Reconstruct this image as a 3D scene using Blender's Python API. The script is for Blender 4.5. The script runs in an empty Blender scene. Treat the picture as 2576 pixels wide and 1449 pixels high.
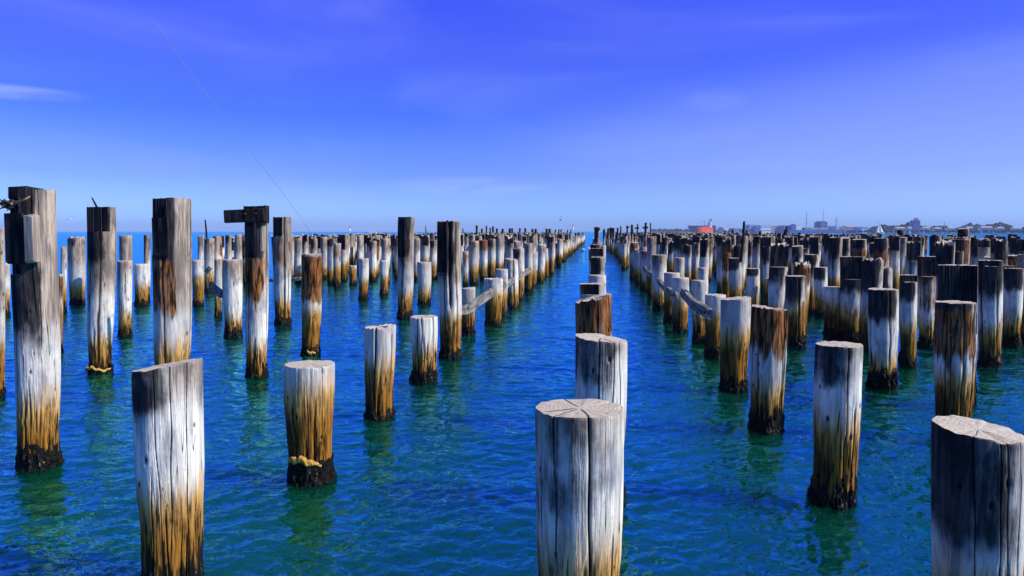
import bpy, math, random
import numpy as np
from mathutils import Vector, Matrix, Euler

S = bpy.context.scene
COL = S.collection
R = math.radians

# ------------------------------------------------------------------ camera
EYE = 2.5                       # metres above the water
PITCH, YAW = R(4.38), R(6.49)   # looking slightly down, a little left of the rows
FPX = 1860.0                    # focal length for a frame 2576 wide
cam_d = bpy.data.cameras.new("camera")
cam = bpy.data.objects.new("camera", cam_d); COL.objects.link(cam)
cam.location = (0, 0, EYE)
cam.rotation_euler = Euler((R(90) - PITCH, 0, YAW), 'XYZ')
cam_d.sensor_width = 36.0
cam_d.lens = 36.0 * FPX / 2576.0
cam_d.clip_start = 0.05
cam_d.clip_end = 40000
S.camera = cam
CM = cam.rotation_euler.to_matrix()

# ------------------------------------------------------------------ light
SUN_EL, SUN_AZ = R(38), R(97)    # azimuth clockwise from +Y (row direction)
sun_d = bpy.data.lights.new("sun", 'SUN')
sun_d.energy = 5.0; sun_d.angle = R(0.5); sun_d.color = (1.0, 0.90, 0.74)
sun = bpy.data.objects.new("sun", sun_d); COL.objects.link(sun)
sdir = Vector((math.sin(SUN_AZ) * math.cos(SUN_EL), math.cos(SUN_AZ) * math.cos(SUN_EL), math.sin(SUN_EL)))
sun.rotation_euler = sdir.to_track_quat('Z', 'Y').to_euler()
sun.location = (60, 10, 60)

S.view_settings.view_transform = 'Standard'
S.view_settings.look = 'None'
S.view_settings.exposure = 0.35
S.view_settings.gamma = 1.0
S.cycles.max_bounces = 6
S.cycles.glossy_bounces = 3
S.cycles.diffuse_bounces = 3

HAZE = 0.00016
# ---- node helper
class NT:
    def __init__(s, tree):
        s.t = tree; s.n = tree.nodes; s.l = tree.links
    def new(s, typ, **kw):
        n = s.n.new(typ)
        for k, v in kw.items(): setattr(n, k, v)
        return n
    def put(s, sock, v):
        if isinstance(v, bpy.types.NodeSocket): s.l.new(v, sock)
        elif v is not None:
            if isinstance(v, (tuple, list)) and sock.type == 'RGBA' and len(v) == 3: v = (*v, 1)
            sock.default_value = v
    def math(s, op, a, b=None, c=None, clamp=False):
        n = s.new('ShaderNodeMath', operation=op); n.use_clamp = clamp
        s.put(n.inputs[0], a)
        if b is not None: s.put(n.inputs[1], b)
        if c is not None: s.put(n.inputs[2], c)
        return n.outputs[0]
    def vmath(s, op, a, b=None):
        n = s.new('ShaderNodeVectorMath', operation=op)
        s.put(n.inputs[0], a)
        if b is not None: s.put(n.inputs[1], b)
        return n.outputs[0]
    def mix(s, f, a, b, mode='MIX'):
        n = s.new('ShaderNodeMix', data_type='RGBA', blend_type=mode)
        s.put(n.inputs[0], f); s.put(n.inputs[6], a); s.put(n.inputs[7], b)
        return n.outputs[2]
    def step(s, v, lo, hi):
        n = s.new('ShaderNodeMapRange', interpolation_type='SMOOTHSTEP')
        s.put(n.inputs[0], v); s.put(n.inputs[1], lo); s.put(n.inputs[2], hi)
        return n.outputs[0]
    def noise(s, vec, scale, detail=3, rough=.55, dist=0.0):
        n = s.new('ShaderNodeTexNoise')
        s.put(n.inputs['Vector'], vec); n.inputs['Scale'].default_value = scale
        n.inputs['Detail'].default_value = detail; n.inputs['Roughness'].default_value = rough
        n.inputs['Distortion'].default_value = dist
        return n.outputs['Fac']
    def bump(s, h, strength, dist, normal=None):
        n = s.new('ShaderNodeBump'); n.inputs['Strength'].default_value = strength
        n.inputs['Distance'].default_value = dist; s.put(n.inputs['Height'], h)
        if normal is not None: s.put(n.inputs['Normal'], normal)
        return n.outputs[0]

# ------------------------------------------------------------------ sky
W = bpy.data.worlds.new("World"); S.world = W; W.use_nodes = True
k = NT(W.node_tree); k.n.clear()
sky = k.new('ShaderNodeTexSky', sky_type='NISHITA')
sky.sun_disc = False; sky.sun_elevation = SUN_EL; sky.sun_rotation = SUN_AZ
sky.air_density = 1.0; sky.dust_density = 0.6; sky.ozone_density = 2.0
tc = k.new('ShaderNodeTexCoord'); sep = k.new('ShaderNodeSeparateXYZ'); k.l.new(tc.outputs['Generated'], sep.inputs[0])
el = sep.outputs[2]
ramp = k.new('ShaderNodeValToRGB'); k.put(ramp.inputs[0], k.math('MAXIMUM', el, 0.0))
cr = ramp.color_ramp
SKY_TINT = [(0.0, (0.74, 1.34, 3.4)), (0.012, (0.70, 1.26, 3.1)), (0.07, (0.44, 0.68, 1.95)), (0.15, (0.25, 0.46, 1.90)),
            (0.225, (0.33, 0.44, 2.06)), (0.29, (0.28, 0.38, 2.27)), (0.45, (0.20, 0.40, 1.8)), (1.0, (0.38, 0.45, .85))]
cr.elements[0].position = 0; cr.elements[1].position = 1
for p, c in SKY_TINT[1:-1]: cr.elements.new(p)
for e, (p, c) in zip(cr.elements, SKY_TINT): e.position = p; e.color = (*c, 1)
skyc = k.mix(1.0, sky.outputs[0], ramp.outputs[0], 'MULTIPLY')
# thin high cloud: veils and a few wisps drawn out sideways
cv = k.new('ShaderNodeCombineXYZ')
az = k.math('ARCTAN2', sep.outputs[0], sep.outputs[1])
k.put(cv.inputs[0], az); k.put(cv.inputs[1], k.math('MULTIPLY', el, 5.0))
n1 = k.noise(cv.outputs[0], 2.2, 6, .5, .6)
veil = k.math('MULTIPLY', k.step(n1, .42, .78), .16)
cv2 = k.new('ShaderNodeCombineXYZ'); k.put(cv2.inputs[0], k.math('MULTIPLY', az, 3.0)); k.put(cv2.inputs[1], k.math('MULTIPLY', el, 30.0))
n2 = k.noise(cv2.outputs[0], 1.3, 5, .55, 1.2)
def blob(a0, e0, sa, se):
    da = k.math('DIVIDE', k.math('SUBTRACT', az, a0), sa); de = k.math('DIVIDE', k.math('SUBTRACT', el, e0), se)
    d = k.math('ADD', k.math('MULTIPLY', da, da), k.math('MULTIPLY', de, de))
    return k.math('SUBTRACT', 1.0, k.step(d, 0.0, 1.0))
# wisp at the left edge, a small one up right, a veil over the horizon left of centre, haze low on the right
w1 = blob(-0.71, 0.152, 0.10, 0.010); w2 = blob(0.15, 0.165, 0.05, 0.018); w3 = blob(-0.17, 0.060, 0.13, 0.016)
w4 = blob(0.55, 0.10, 0.75, 0.13)
wis = k.math('MULTIPLY', k.math('ADD', k.math('MULTIPLY', w1, 1.1), k.math('ADD', k.math('MULTIPLY', w2, .22), k.math('MULTIPLY', w3, .7))), k.step(n2, .28, .62))
tot = k.math('ADD', veil, k.math('ADD', k.math('MULTIPLY', wis, .38), k.math('MULTIPLY', w4, .30)), clamp=True)
CLOUD = (5.2, 6.3, 10.5)
skyc = k.mix(tot, skyc, CLOUD)
bg = k.new('ShaderNodeBackground'); k.put(bg.inputs[0], skyc); bg.inputs[1].default_value = 0.079
wo = k.new('ShaderNodeOutputWorld'); k.l.new(bg.outputs[0], wo.inputs[0])

# ------------------------------------------------------------------ pixels -> places (frame 2576 x 1449)
CX, CY = 1288.0, 724.5
def ray(px, py):
    return CM @ Vector(((px - CX) / FPX, -(py - CY) / FPX, -1.0))
def on_water(px, py):
    d = ray(px, py); t = -EYE / d.z
    return Vector((d.x * t, d.y * t, 0))
def at_y(px, py, y):            # point of the ray at world Y
    d = ray(px, py); t = y / d.y
    return Vector((d.x * t, y, EYE + d.z * t))
def at_x(px, x):
    d = ray(px, 582.0); t = x / d.x
    return d.y * t
def pxsize(p):                  # metres per pixel at p
    q = CM.inverted() @ (Vector(p) - Vector((0, 0, EYE)))
    return -q.z / FPX

def offc(p):                    # how far off the axis a place is seen: round things look wider there
    q = CM.inverted() @ (Vector(p) - Vector((0, 0, EYE)))
    return math.cos(math.atan2(abs(q.x), -q.z))

# ------------------------------------------------------------------ numpy value noise
def _h(i, j, l):
    n = (i * 374761393 + j * 668265263 + l * 2147483647 + 1013904223) & 0xffffffff
    n = ((n ^ (n >> 13)) * 1274126177) & 0xffffffff
    n = n ^ (n >> 16)
    return (n & 0xffff) / 65535.0
def vnoise(x, y, z):
    xi, yi, zi = np.floor(x).astype(np.int64), np.floor(y).astype(np.int64), np.floor(z).astype(np.int64)
    u, v, w = x - xi, y - yi, z - zi
    u = u * u * (3 - 2 * u); v = v * v * (3 - 2 * v); w = w * w * (3 - 2 * w)
    r = 0
    for a in (0, 1):
        for b in (0, 1):
            for c in (0, 1):
                r = r + _h(xi + a, yi + b, zi + c) * (u if a else 1 - u) * (v if b else 1 - v) * (w if c else 1 - w)
    return r
def fbm(x, y, z, o=3):
    s, a, t = 0, 1, 0
    for i in range(o):
        s = s + a * vnoise(x * 2 ** i + 17 * i, y * 2 ** i, z * 2 ** i); t += a; a *= .5
    return s / t
def smooth(v, lo, hi):
    t = np.clip((v - lo) / (hi - lo), 0, 1); return t * t * (3 - 2 * t)

# ------------------------------------------------------------------ materials
def mat(name):
    m = bpy.data.materials.new(name); m.use_nodes = True
    k = NT(m.node_tree); b = m.node_tree.nodes['Principled BSDF']
    return m, k, b

def wood_material():
    m, k, b = mat("weathered_pile_wood")
    tc = k.new('ShaderNodeTexCoord'); obj = tc.outputs['Object']
    at = k.new('ShaderNodeAttribute', attribute_name='pv')
    sp = k.new('ShaderNodeSeparateColor'); k.l.new(at.outputs['Color'], sp.inputs[0])
    seed, dark, bark = sp.outputs[0], sp.outputs[1], sp.outputs[2]
    crack = at.outputs['Alpha']
    z = k.new('ShaderNodeSeparateXYZ'); k.l.new(obj, z.inputs[0]); z = z.outputs[2]
    off = k.new('ShaderNodeCombineXYZ'); s37 = k.math('MULTIPLY', seed, 37.0)
    k.put(off.inputs[0], s37); k.put(off.inputs[1], k.math('MULTIPLY', seed, 91.0)); k.put(off.inputs[2], s37)
    p = k.vmath('ADD', obj, off.outputs[0])
    def st(sx, sz, scale, detail=3, rough=.55, dist=0.0):
        return k.noise(k.vmath('MULTIPLY', p, (sx, sx, sz)), scale, detail, rough, dist)
    streak = st(1, .055, 15, 4, .62)
    streak2 = st(1, .10, 30, 3, .6)
    fine = st(1, .035, 70, 3, .6)
    low = k.noise(p, 2.3, 4, .6)
    spot = k.noise(p, 26, 3, .65)
    c = lambda n: k.math('SUBTRACT', n, .5)
    mid = k.noise(k.vmath('MULTIPLY', p, (1, 1, .35)), 5.5, 4, .6)
    hh = k.math('ADD', z, k.math('ADD', k.math('MULTIPLY', c(low), .40), k.math('ADD', k.math('MULTIPLY', c(streak), .30), k.math('MULTIPLY', c(seed), .50))))
    # bleached band
    white = k.mix(k.step(streak, .32, .60), (.44, .425, .37), (.73, .70, .61))
    white = k.mix(k.step(fine, .27, .50), (.34, .31, .28), white)
    white = k.mix(k.math('MULTIPLY', k.step(mid, .46, .68), .85), white, (.24, .24, .265))
    white = k.mix(k.math('MULTIPLY', k.step(spot, .58, .70), .5), white, (.42, .36, .28))
    sd2 = k.math('FRACT', k.math('MULTIPLY', seed, 13.7))
    white = k.mix(k.math('MULTIPLY', k.step(sd2, .35, 1.0), .55), white, (.30, .285, .27))
    # weathered upper part
    grey = k.mix(k.step(streak, .38, .62), (.17, .135, .105), (.43, .34, .255))
    grey = k.mix(k.step(fine, .30, .50), (.10, .080, .065), grey)
    grey = k.mix(k.math('MULTIPLY', k.step(mid, .46, .66), .75), grey, (.11, .09, .08))
    up = k.step(k.math('ADD', z, k.math('ADD', k.math('MULTIPLY', c(low), .8), k.math('MULTIPLY', c(streak), .3))), 1.15, 1.75)
    col = k.mix(k.math('MULTIPLY', up, .95), white, grey)
    # tar and old stain below the top, with shade painted in away from the sun
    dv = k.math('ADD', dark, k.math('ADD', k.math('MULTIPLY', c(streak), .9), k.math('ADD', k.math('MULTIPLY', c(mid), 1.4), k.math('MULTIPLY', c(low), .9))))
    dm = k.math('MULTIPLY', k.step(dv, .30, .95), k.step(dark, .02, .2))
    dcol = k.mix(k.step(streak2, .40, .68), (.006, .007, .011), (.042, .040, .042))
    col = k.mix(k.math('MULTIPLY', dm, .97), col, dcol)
    # bark or rusty heartwood
    bv = k.math('ADD', bark, k.math('ADD', k.math('MULTIPLY', c(streak), 1.5), k.math('MULTIPLY', c(mid), 1.0)))
    bm = k.math('MULTIPLY', k.step(bv, .38, .66), k.step(bark, .02, .2))
    bcol = k.mix(k.step(streak2, .38, .62), (.018, .010, .006), (.34, .135, .042))
    bcol = k.mix(k.math('MULTIPLY', k.step(mid, .5, .7), .6), bcol, (.20, .13, .09))
    bcol = k.mix(k.step(fine, .34, .48), (.012, .008, .006), bcol)
    col = k.mix(bm, col, bcol)
    # ochre tide band: sandy above, brown below, gouged and weedy toward the water, shade painted into the weed off the sun side
    om = k.math('SUBTRACT', 1.0, k.step(hh, .62, .98))
    ocol = k.mix(k.step(hh, .35, .80), (.30, .135, .020), (.62, .37, .12))
    ocol = k.mix(k.math('MULTIPLY', k.step(streak2, .62, .38), .75), ocol, (.085, .042, .012))
    gouge = k.math('ADD', k.math('MULTIPLY', c(streak2), 1.0), k.math('ADD', k.math('MULTIPLY', c(mid), .7), k.math('MULTIPLY', c(fine), .9)))
    gz = k.step(k.math('SUBTRACT', k.math('ADD', z, k.math('MULTIPLY', gouge, 1.9)), .16), -.05, .20)
    nx = k.new('ShaderNodeSeparateXYZ'); k.l.new(obj, nx.inputs[0])
    weed_shade = k.math('MULTIPLY', k.step(k.math('ADD', k.math('MULTIPLY', nx.outputs[0], -3.2), k.math('ADD', k.math('MULTIPLY', c(mid), 1.2), k.math('MULTIPLY', c(streak), .8))), -.10, .45),
                  k.math('SUBTRACT', 1.0, k.step(hh, .32, .72)))
    ocol = k.mix(k.math('MULTIPLY', weed_shade, .8), ocol, (.028, .030, .012))
    ocol = k.mix(gz, (.020, .013, .006), ocol)
    col = k.mix(om, col, ocol)
    # wet black foot
    bk = k.math('SUBTRACT', 1.0, k.step(k.math('ADD', z, k.math('ADD', k.math('MULTIPLY', c(streak2), .55), k.math('MULTIPLY', c(mid), .45))), .06, .26))
    col = k.mix(bk, col, k.mix(k.step(spot, .60, .72), (.006, .006, .005), (.06, .055, .035)))
    # seasoning cracks
    cf = st(1, .007, 15, 1, .5, .05)
    line = k.math('SUBTRACT', 1.0, k.step(k.math('ABSOLUTE', c(cf)), 0.0, .006))
    line = k.math('MULTIPLY', line, k.step(st(1, .10, 4, 2), .47, .55))
    dk = k.math('MAXIMUM', line, crack, clamp=True)
    col = k.mix(k.math('MULTIPLY', dk, .93), col, (.010, .008, .007))
    k.put(b.inputs['Base Color'], col)
    k.put(b.inputs['Roughness'], k.mix(bk, (.85, .85, .85), (.35, .35, .35)))
    b.inputs['Specular IOR Level'].default_value = .06
    hgt = k.math('ADD', k.math('MULTIPLY', fine, .5), k.math('ADD', streak2, k.math('ADD', k.math('MULTIPLY', spot, .35), k.math('MULTIPLY', dk, -1.0))))
    k.put(b.inputs['Normal'], k.bump(hgt, .75, .014))
    return m

def endgrain_material():
    m, k, b = mat("pile_end_grain")
    tc = k.new('ShaderNodeTexCoord'); obj = tc.outputs['Object']
    at = k.new('ShaderNodeAttribute', attribute_name='pv')
    sp = k.new('ShaderNodeSeparateColor'); k.l.new(at.outputs['Color'], sp.inputs[0])
    fl = k.vmath('MULTIPLY', obj, (1, 1, .0))
    wob = k.noise(obj, 9, 3, .6)
    ln = k.new('ShaderNodeVectorMath', operation='LENGTH'); k.l.new(fl, ln.inputs[0])
    rr = k.math('ADD', ln.outputs['Value'], k.math('MULTIPLY', wob, .09))
    ring = k.math('SINE', k.math('MULTIPLY', rr, 300.0))
    n = k.noise(obj, 45, 4, .7); n2 = k.noise(obj, 6, 3, .6)
    col = k.mix(k.step(k.math('ADD', ring, k.math('MULTIPLY', n, 2.4)), -.2, 2.6), (.40, .37, .29), (.56, .525, .42))
    col = k.mix(k.step(n, .45, .7), col, (.25, .225, .18))
    col = k.mix(k.math('MULTIPLY', k.step(n2, .5, .7), .6), col, (.40, .38, .36))
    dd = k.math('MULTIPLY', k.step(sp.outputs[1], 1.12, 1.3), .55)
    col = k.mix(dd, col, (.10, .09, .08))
    col = k.mix(at.outputs['Alpha'], col, (.012, .01, .008))
    k.put(b.inputs['Base Color'], col); b.inputs['Roughness'].default_value = .9
    k.put(b.inputs['Normal'], k.bump(k.math('ADD', n, k.math('MULTIPLY', ring, .06)), .5, .008))
    return m

def noisy(name, c1, c2, scale=8, rough=.7, stretch=(1, 1, 1), metal=0, bumpd=.01, spec=.08):
    m, k, b = mat(name)
    tc = k.new('ShaderNodeTexCoord')
    n = k.noise(k.vmath('MULTIPLY', tc.outputs['Object'], stretch), scale, 4, .6)
    k.put(b.inputs['Base Color'], k.mix(k.step(n, .35, .65), c1, c2))
    b.inputs['Roughness'].default_value = rough; b.inputs['Metallic'].default_value = metal
    b.inputs['Specular IOR Level'].default_value = spec
    if bumpd: k.put(b.inputs['Normal'], k.bump(n, .6, bumpd))
    return m

def water_material():
    m, k, b = mat("harbour_water")
    geo = k.new('ShaderNodeNewGeometry'); pos = geo.outputs['Position']
    dist = k.new('ShaderNodeVectorMath', operation='LENGTH'); k.l.new(pos, dist.inputs[0]); dist = dist.outputs['Value']
    far = k.step(dist, 8.0, 90.0)
    patch = k.noise(k.vmath('MULTIPLY', pos, (.35, .12, 0)), .55, 3, .6)
    body = k.mix(k.step(patch, .38, .62), WATER_A, WATER_B)
    k.put(b.inputs['Base Color'], body)
    b.inputs['Roughness'].default_value = .5
    b.inputs['Specular IOR Level'].default_value = 0.0
    b.inputs['Subsurface Weight'].default_value = 1.0
    b.inputs['Subsurface Radius'].default_value = (1.0, 1.0, 1.0)
    b.inputs['Subsurface Scale'].default_value = 5.0
    q = k.vmath('MULTIPLY', pos, (1, 1, 0))
    a = k.noise(k.vmath('MULTIPLY', q, (.8, 1.5, 0)), 3.2, 3, .55, .4)
    c = k.noise(k.vmath('MULTIPLY', q, (.8, 1.4, 0)), 11, 3, .6, .5)
    d = k.noise(k.vmath('MULTIPLY', q, (.7, 1.2, 0)), .9, 3, .6)
    nrm = k.bump(d, .6, .09)
    nrm = k.bump(a, .8, .036, nrm)
    nrm = k.bump(c, .8, .011, nrm)
    k.put(b.inputs['Normal'], nrm)
    gl = k.new('ShaderNodeBsdfGlossy'); gl.inputs['Roughness'].default_value = .02; gl.inputs['Color'].default_value = (.16, .68, 1.0, 1)
    k.put(gl.inputs['Normal'], nrm)
    fr = k.new('ShaderNodeFresnel'); fr.inputs['IOR'].default_value = 3.1; k.put(fr.inputs['Normal'], nrm)
    mx = k.new('ShaderNodeMixShader'); k.put(mx.inputs[0], k.math('MULTIPLY_ADD', fr.outputs[0], 2.6, -.42, clamp=True)); k.put(mx.inputs[1], b.outputs[0]); k.put(mx.inputs[2], gl.outputs[0])
    out = m.node_tree.nodes['Material Output']; k.l.new(mx.outputs[0], out.inputs[0])
    return m
WATER_A, WATER_B = (.001, .042, .032), (.002, .058, .022)

M = {}
M['wood'] = wood_material()
M['end'] = endgrain_material()
M['water'] = water_material()
M['dark_timber'] = noisy('tarred_timber', (.004, .004, .006), (.040, .037, .034), 14, .85, (1, 1, .12), 0, .012)
M['tan_timber'] = noisy('split_timber', (.20, .16, .125), (.42, .35, .28), 18, .85, (1, 1, .08), 0, .012)
M['plank'] = noisy('silvered_plank', (.07, .07, .075), (.27, .255, .235), 14, .85, (1, .08, 1), 0, .01)
def mussel_material():
    m, k, b = mat('mussel_shell')
    tc = k.new('ShaderNodeTexCoord'); o = tc.outputs['Object']
    n = k.noise(o, 30, 4, .65); f = k.noise(o, 48, 2, .6); g = k.noise(o, 6, 2, .5)
    col = k.mix(k.step(n, .45, .75), (.003, .003, .003), (.022, .018, .010))
    fl = k.math('MULTIPLY', k.step(f, .66, .70), k.step(g, .48, .56))
    col = k.mix(fl, col, (.42, .38, .28))
    k.put(b.inputs['Base Color'], col); b.inputs['Roughness'].default_value = .6; b.inputs['Specular IOR Level'].default_value = .12
    k.put(b.inputs['Normal'], k.bump(n, .9, .03))
    return m
M['mussel'] = mussel_material()
M['sponge'] = noisy('yellow_growth', (.22, .12, .02), (.66, .44, .10), 30, .8, (1, 1, 1), 0, .03)
M['rusty'] = noisy('rusty_iron', (.03, .012, .008), (.16, .06, .03), 20, .8)
M['black_iron'] = noisy('black_iron', (.006, .006, .007), (.03, .025, .022), 12, .7)
M['twig'] = noisy('dry_branch', (.10, .06, .04), (.30, .20, .14), 20, .85)

# ------------------------------------------------------------------ mesh helpers
def tag(o, label=None, cat=None, group=None, kind=None):
    if label: o['label'] = label
    if cat: o['category'] = cat
    if group: o['group'] = group
    if kind: o['kind'] = kind
    return o
def mk(name, verts, faces, mats, parent=None, loc=(0, 0, 0), smoothf=False, mi=None):
    me = bpy.data.meshes.new(name); me.from_pydata([tuple(v) for v in verts], [], [tuple(f) for f in faces])
    for m_ in (mats if isinstance(mats, (list, tuple)) else [mats]): me.materials.append(m_)
    if mi is not None: me.polygons.foreach_set('material_index', mi)
    if smoothf: me.polygons.foreach_set('use_smooth', [True] * len(me.polygons))
    me.update()
    o = bpy.data.objects.new(name, me); COL.objects.link(o)
    o.location = loc
    if parent is not None: o.parent = parent
    return o
class MB:
    def __init__(s): s.v = []; s.f = []
    def add(s, v, f):
        n = len(s.v); s.v += [tuple(a) for a in v]; s.f += [tuple(i + n for i in q) for q in f]
    def box(s, c, d, rot=None, bev=.0):
        x, y, z = d[0] / 2, d[1] / 2, d[2] / 2
        b = min(bev, x * .4, y * .4, z * .4)
        if b <= 0:
            v = [Vector((sx * x, sy * y, sz * z)) for sx in (-1, 1) for sy in (-1, 1) for sz in (-1, 1)]
            f = [(0, 1, 3, 2), (4, 6, 7, 5), (0, 4, 5, 1), (2, 3, 7, 6), (0, 2, 6, 4), (1, 5, 7, 3)]
        else:   # chamfered along z edges and top
            ring = [(-x + b, -y), (x - b, -y), (x, -y + b), (x, y - b), (x - b, y), (-x + b, y), (-x, y - b), (-x, -y + b)]
            v = []; f = []
            for (zz, sc) in ((-z, 1 - b / max(x, y)), (-z + b, 1), (z - b, 1), (z, 1 - b / max(x, y))):
                v += [Vector((p[0] * sc, p[1] * sc, zz)) for p in ring]
            for r_ in range(3):
                for i in range(8):
                    j = (i + 1) % 8; f.append((r_ * 8 + i, r_ * 8 + j, r_ * 8 + 8 + j, r_ * 8 + 8 + i))
            f.append(tuple(range(7, -1, -1))); f.append(tuple(range(24, 32)))
        if rot is not None: v = [rot @ a for a in v]
        s.add([a + Vector(c) for a in v], f)
    def beam(s, a, b, w, h, bev=.01):
        a, b = Vector(a), Vector(b); d = b - a
        q = d.to_track_quat('Z', 'Y').to_matrix()
        s.box((a + b) / 2, (w, h, d.length), q, bev)
    def tube(s, pts, rad, ns=8, closed=True):
        pts = [Vector(p) for p in pts]; n0 = len(s.v); rs = rad if isinstance(rad, (list, tuple)) else [rad] * len(pts)
        V = []; F = []
        for i, p in enumerate(pts):
            d = (pts[min(i + 1, len(pts) - 1)] - pts[max(i - 1, 0)]).normalized()
            q = d.to_track_quat('Z', 'Y').to_matrix()
            for j in range(ns):
                t = 2 * math.pi * j / ns
                V.append(p + q @ Vector((math.cos(t) * rs[i], math.sin(t) * rs[i], 0)))
        for i in range(len(pts) - 1):
            for j in range(ns):
                l = (j + 1) % ns; F.append((i * ns + j, i * ns + l, i * ns + ns + l, i * ns + ns + j))
        F.append(tuple(range(ns - 1, -1, -1))); F.append(tuple(range((len(pts) - 1) * ns, len(pts) * ns)))
        s.add(V, F)
    def build(s, name, m, parent=None, loc=(0, 0, 0), sm=False):
        return mk(name, s.v, s.f, m, parent, loc, sm)

# ------------------------------------------------------------------ water: one sheet round the viewer, rippled where it is near
def build_water():
    c0 = math.pi / 2 + YAW
    front = np.linspace(c0 - R(47), c0 + R(47), 760)
    back = np.linspace(c0 + R(47), c0 - R(47) + 2 * math.pi, 40)[1:-1]
    th = np.concatenate([front, back])
    r1 = np.exp(np.arange(math.log(1.6), math.log(60), .0050)); r2 = np.exp(np.linspace(math.log(62), math.log(6000), 70))
    r = np.concatenate([[.5, 1.0], r1, r2])
    RR, TT = np.meshgrid(r, th, indexing='ij')
    X, Y = RR * np.cos(TT), RR * np.sin(TT); Z = np.zeros_like(X)
    rg = np.random.default_rng(5)
    for lam, n, steep in ((6.5, 2, .006), (3.6, 3, .007), (2.1, 5, .008), (1.25, 7, .010), (.72, 10, .014), (.42, 13, .026), (.25, 16, .040), (.15, 14, .045)):
        for i in range(n):
            l = lam * rg.uniform(.78, 1.25); a = rg.normal(R(112), R(34)); ph = rg.uniform(0, 6.28); kk = 2 * math.pi / l
            fade = 1 - smooth(RR * .0050 * 2.6 / l, .5, 1.0)
            u = X * math.cos(a) + Y * math.sin(a)
            ww = rg.uniform(.25, .6); u2 = -X * math.sin(a) + Y * math.cos(a)
            env = .6 + .4 * np.sin(kk * .23 * u2 + ph * 2) * np.sin(kk * .17 * u + ph)
            s_ = np.sin(kk * u + ph + ww * np.sin(kk * .31 * u2 + ph))
            Z += fade * env * steep * l / (2 * math.pi) * 2.2 * (1 - np.abs(s_) ** 1.4) * 1.0 if i % 2 else fade * env * steep * l / (2 * math.pi) * s_ * 1.6
    Z *= .55 + .85 * fbm(X * .33 + 7, Y * .22, X * 0, 3)
    nr, nt = X.shape
    co = np.stack([X, Y, Z], -1).reshape(-1, 3)
    co = np.vstack([co, [[0, 0, 0]]])
    i, j = np.meshgrid(np.arange(nr - 1), np.arange(nt), indexing='ij'); j2 = (j + 1) % nt
    f = np.stack([i * nt + j, (i + 1) * nt + j, (i + 1) * nt + j2, i * nt + j2], -1).reshape(-1, 4)
    jj = np.arange(nt); tri = np.stack([np.full(nt, nr * nt), jj, (jj + 1) % nt], -1)
    me = bpy.data.meshes.new("water")
    nl = f.size + tri.size; npoly = len(f) + len(tri)
    me.vertices.add(len(co)); me.vertices.foreach_set('co', co.ravel())
    me.loops.add(nl); me.loops.foreach_set('vertex_index', np.concatenate([f.ravel(), tri.ravel()]).astype(np.int32))
    me.polygons.add(npoly)
    me.polygons.foreach_set('loop_start', np.concatenate([np.arange(len(f)) * 4, f.size + np.arange(len(tri)) * 3]).astype(np.int32))
    me.polygons.foreach_set('use_smooth', np.ones(npoly, bool))
    me.materials.append(M['water']); me.update(calc_edges=True); me.validate()
    o = bpy.data.objects.new("water", me); COL.objects.link(o)
    return tag(o, kind='structure')
build_water()

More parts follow.
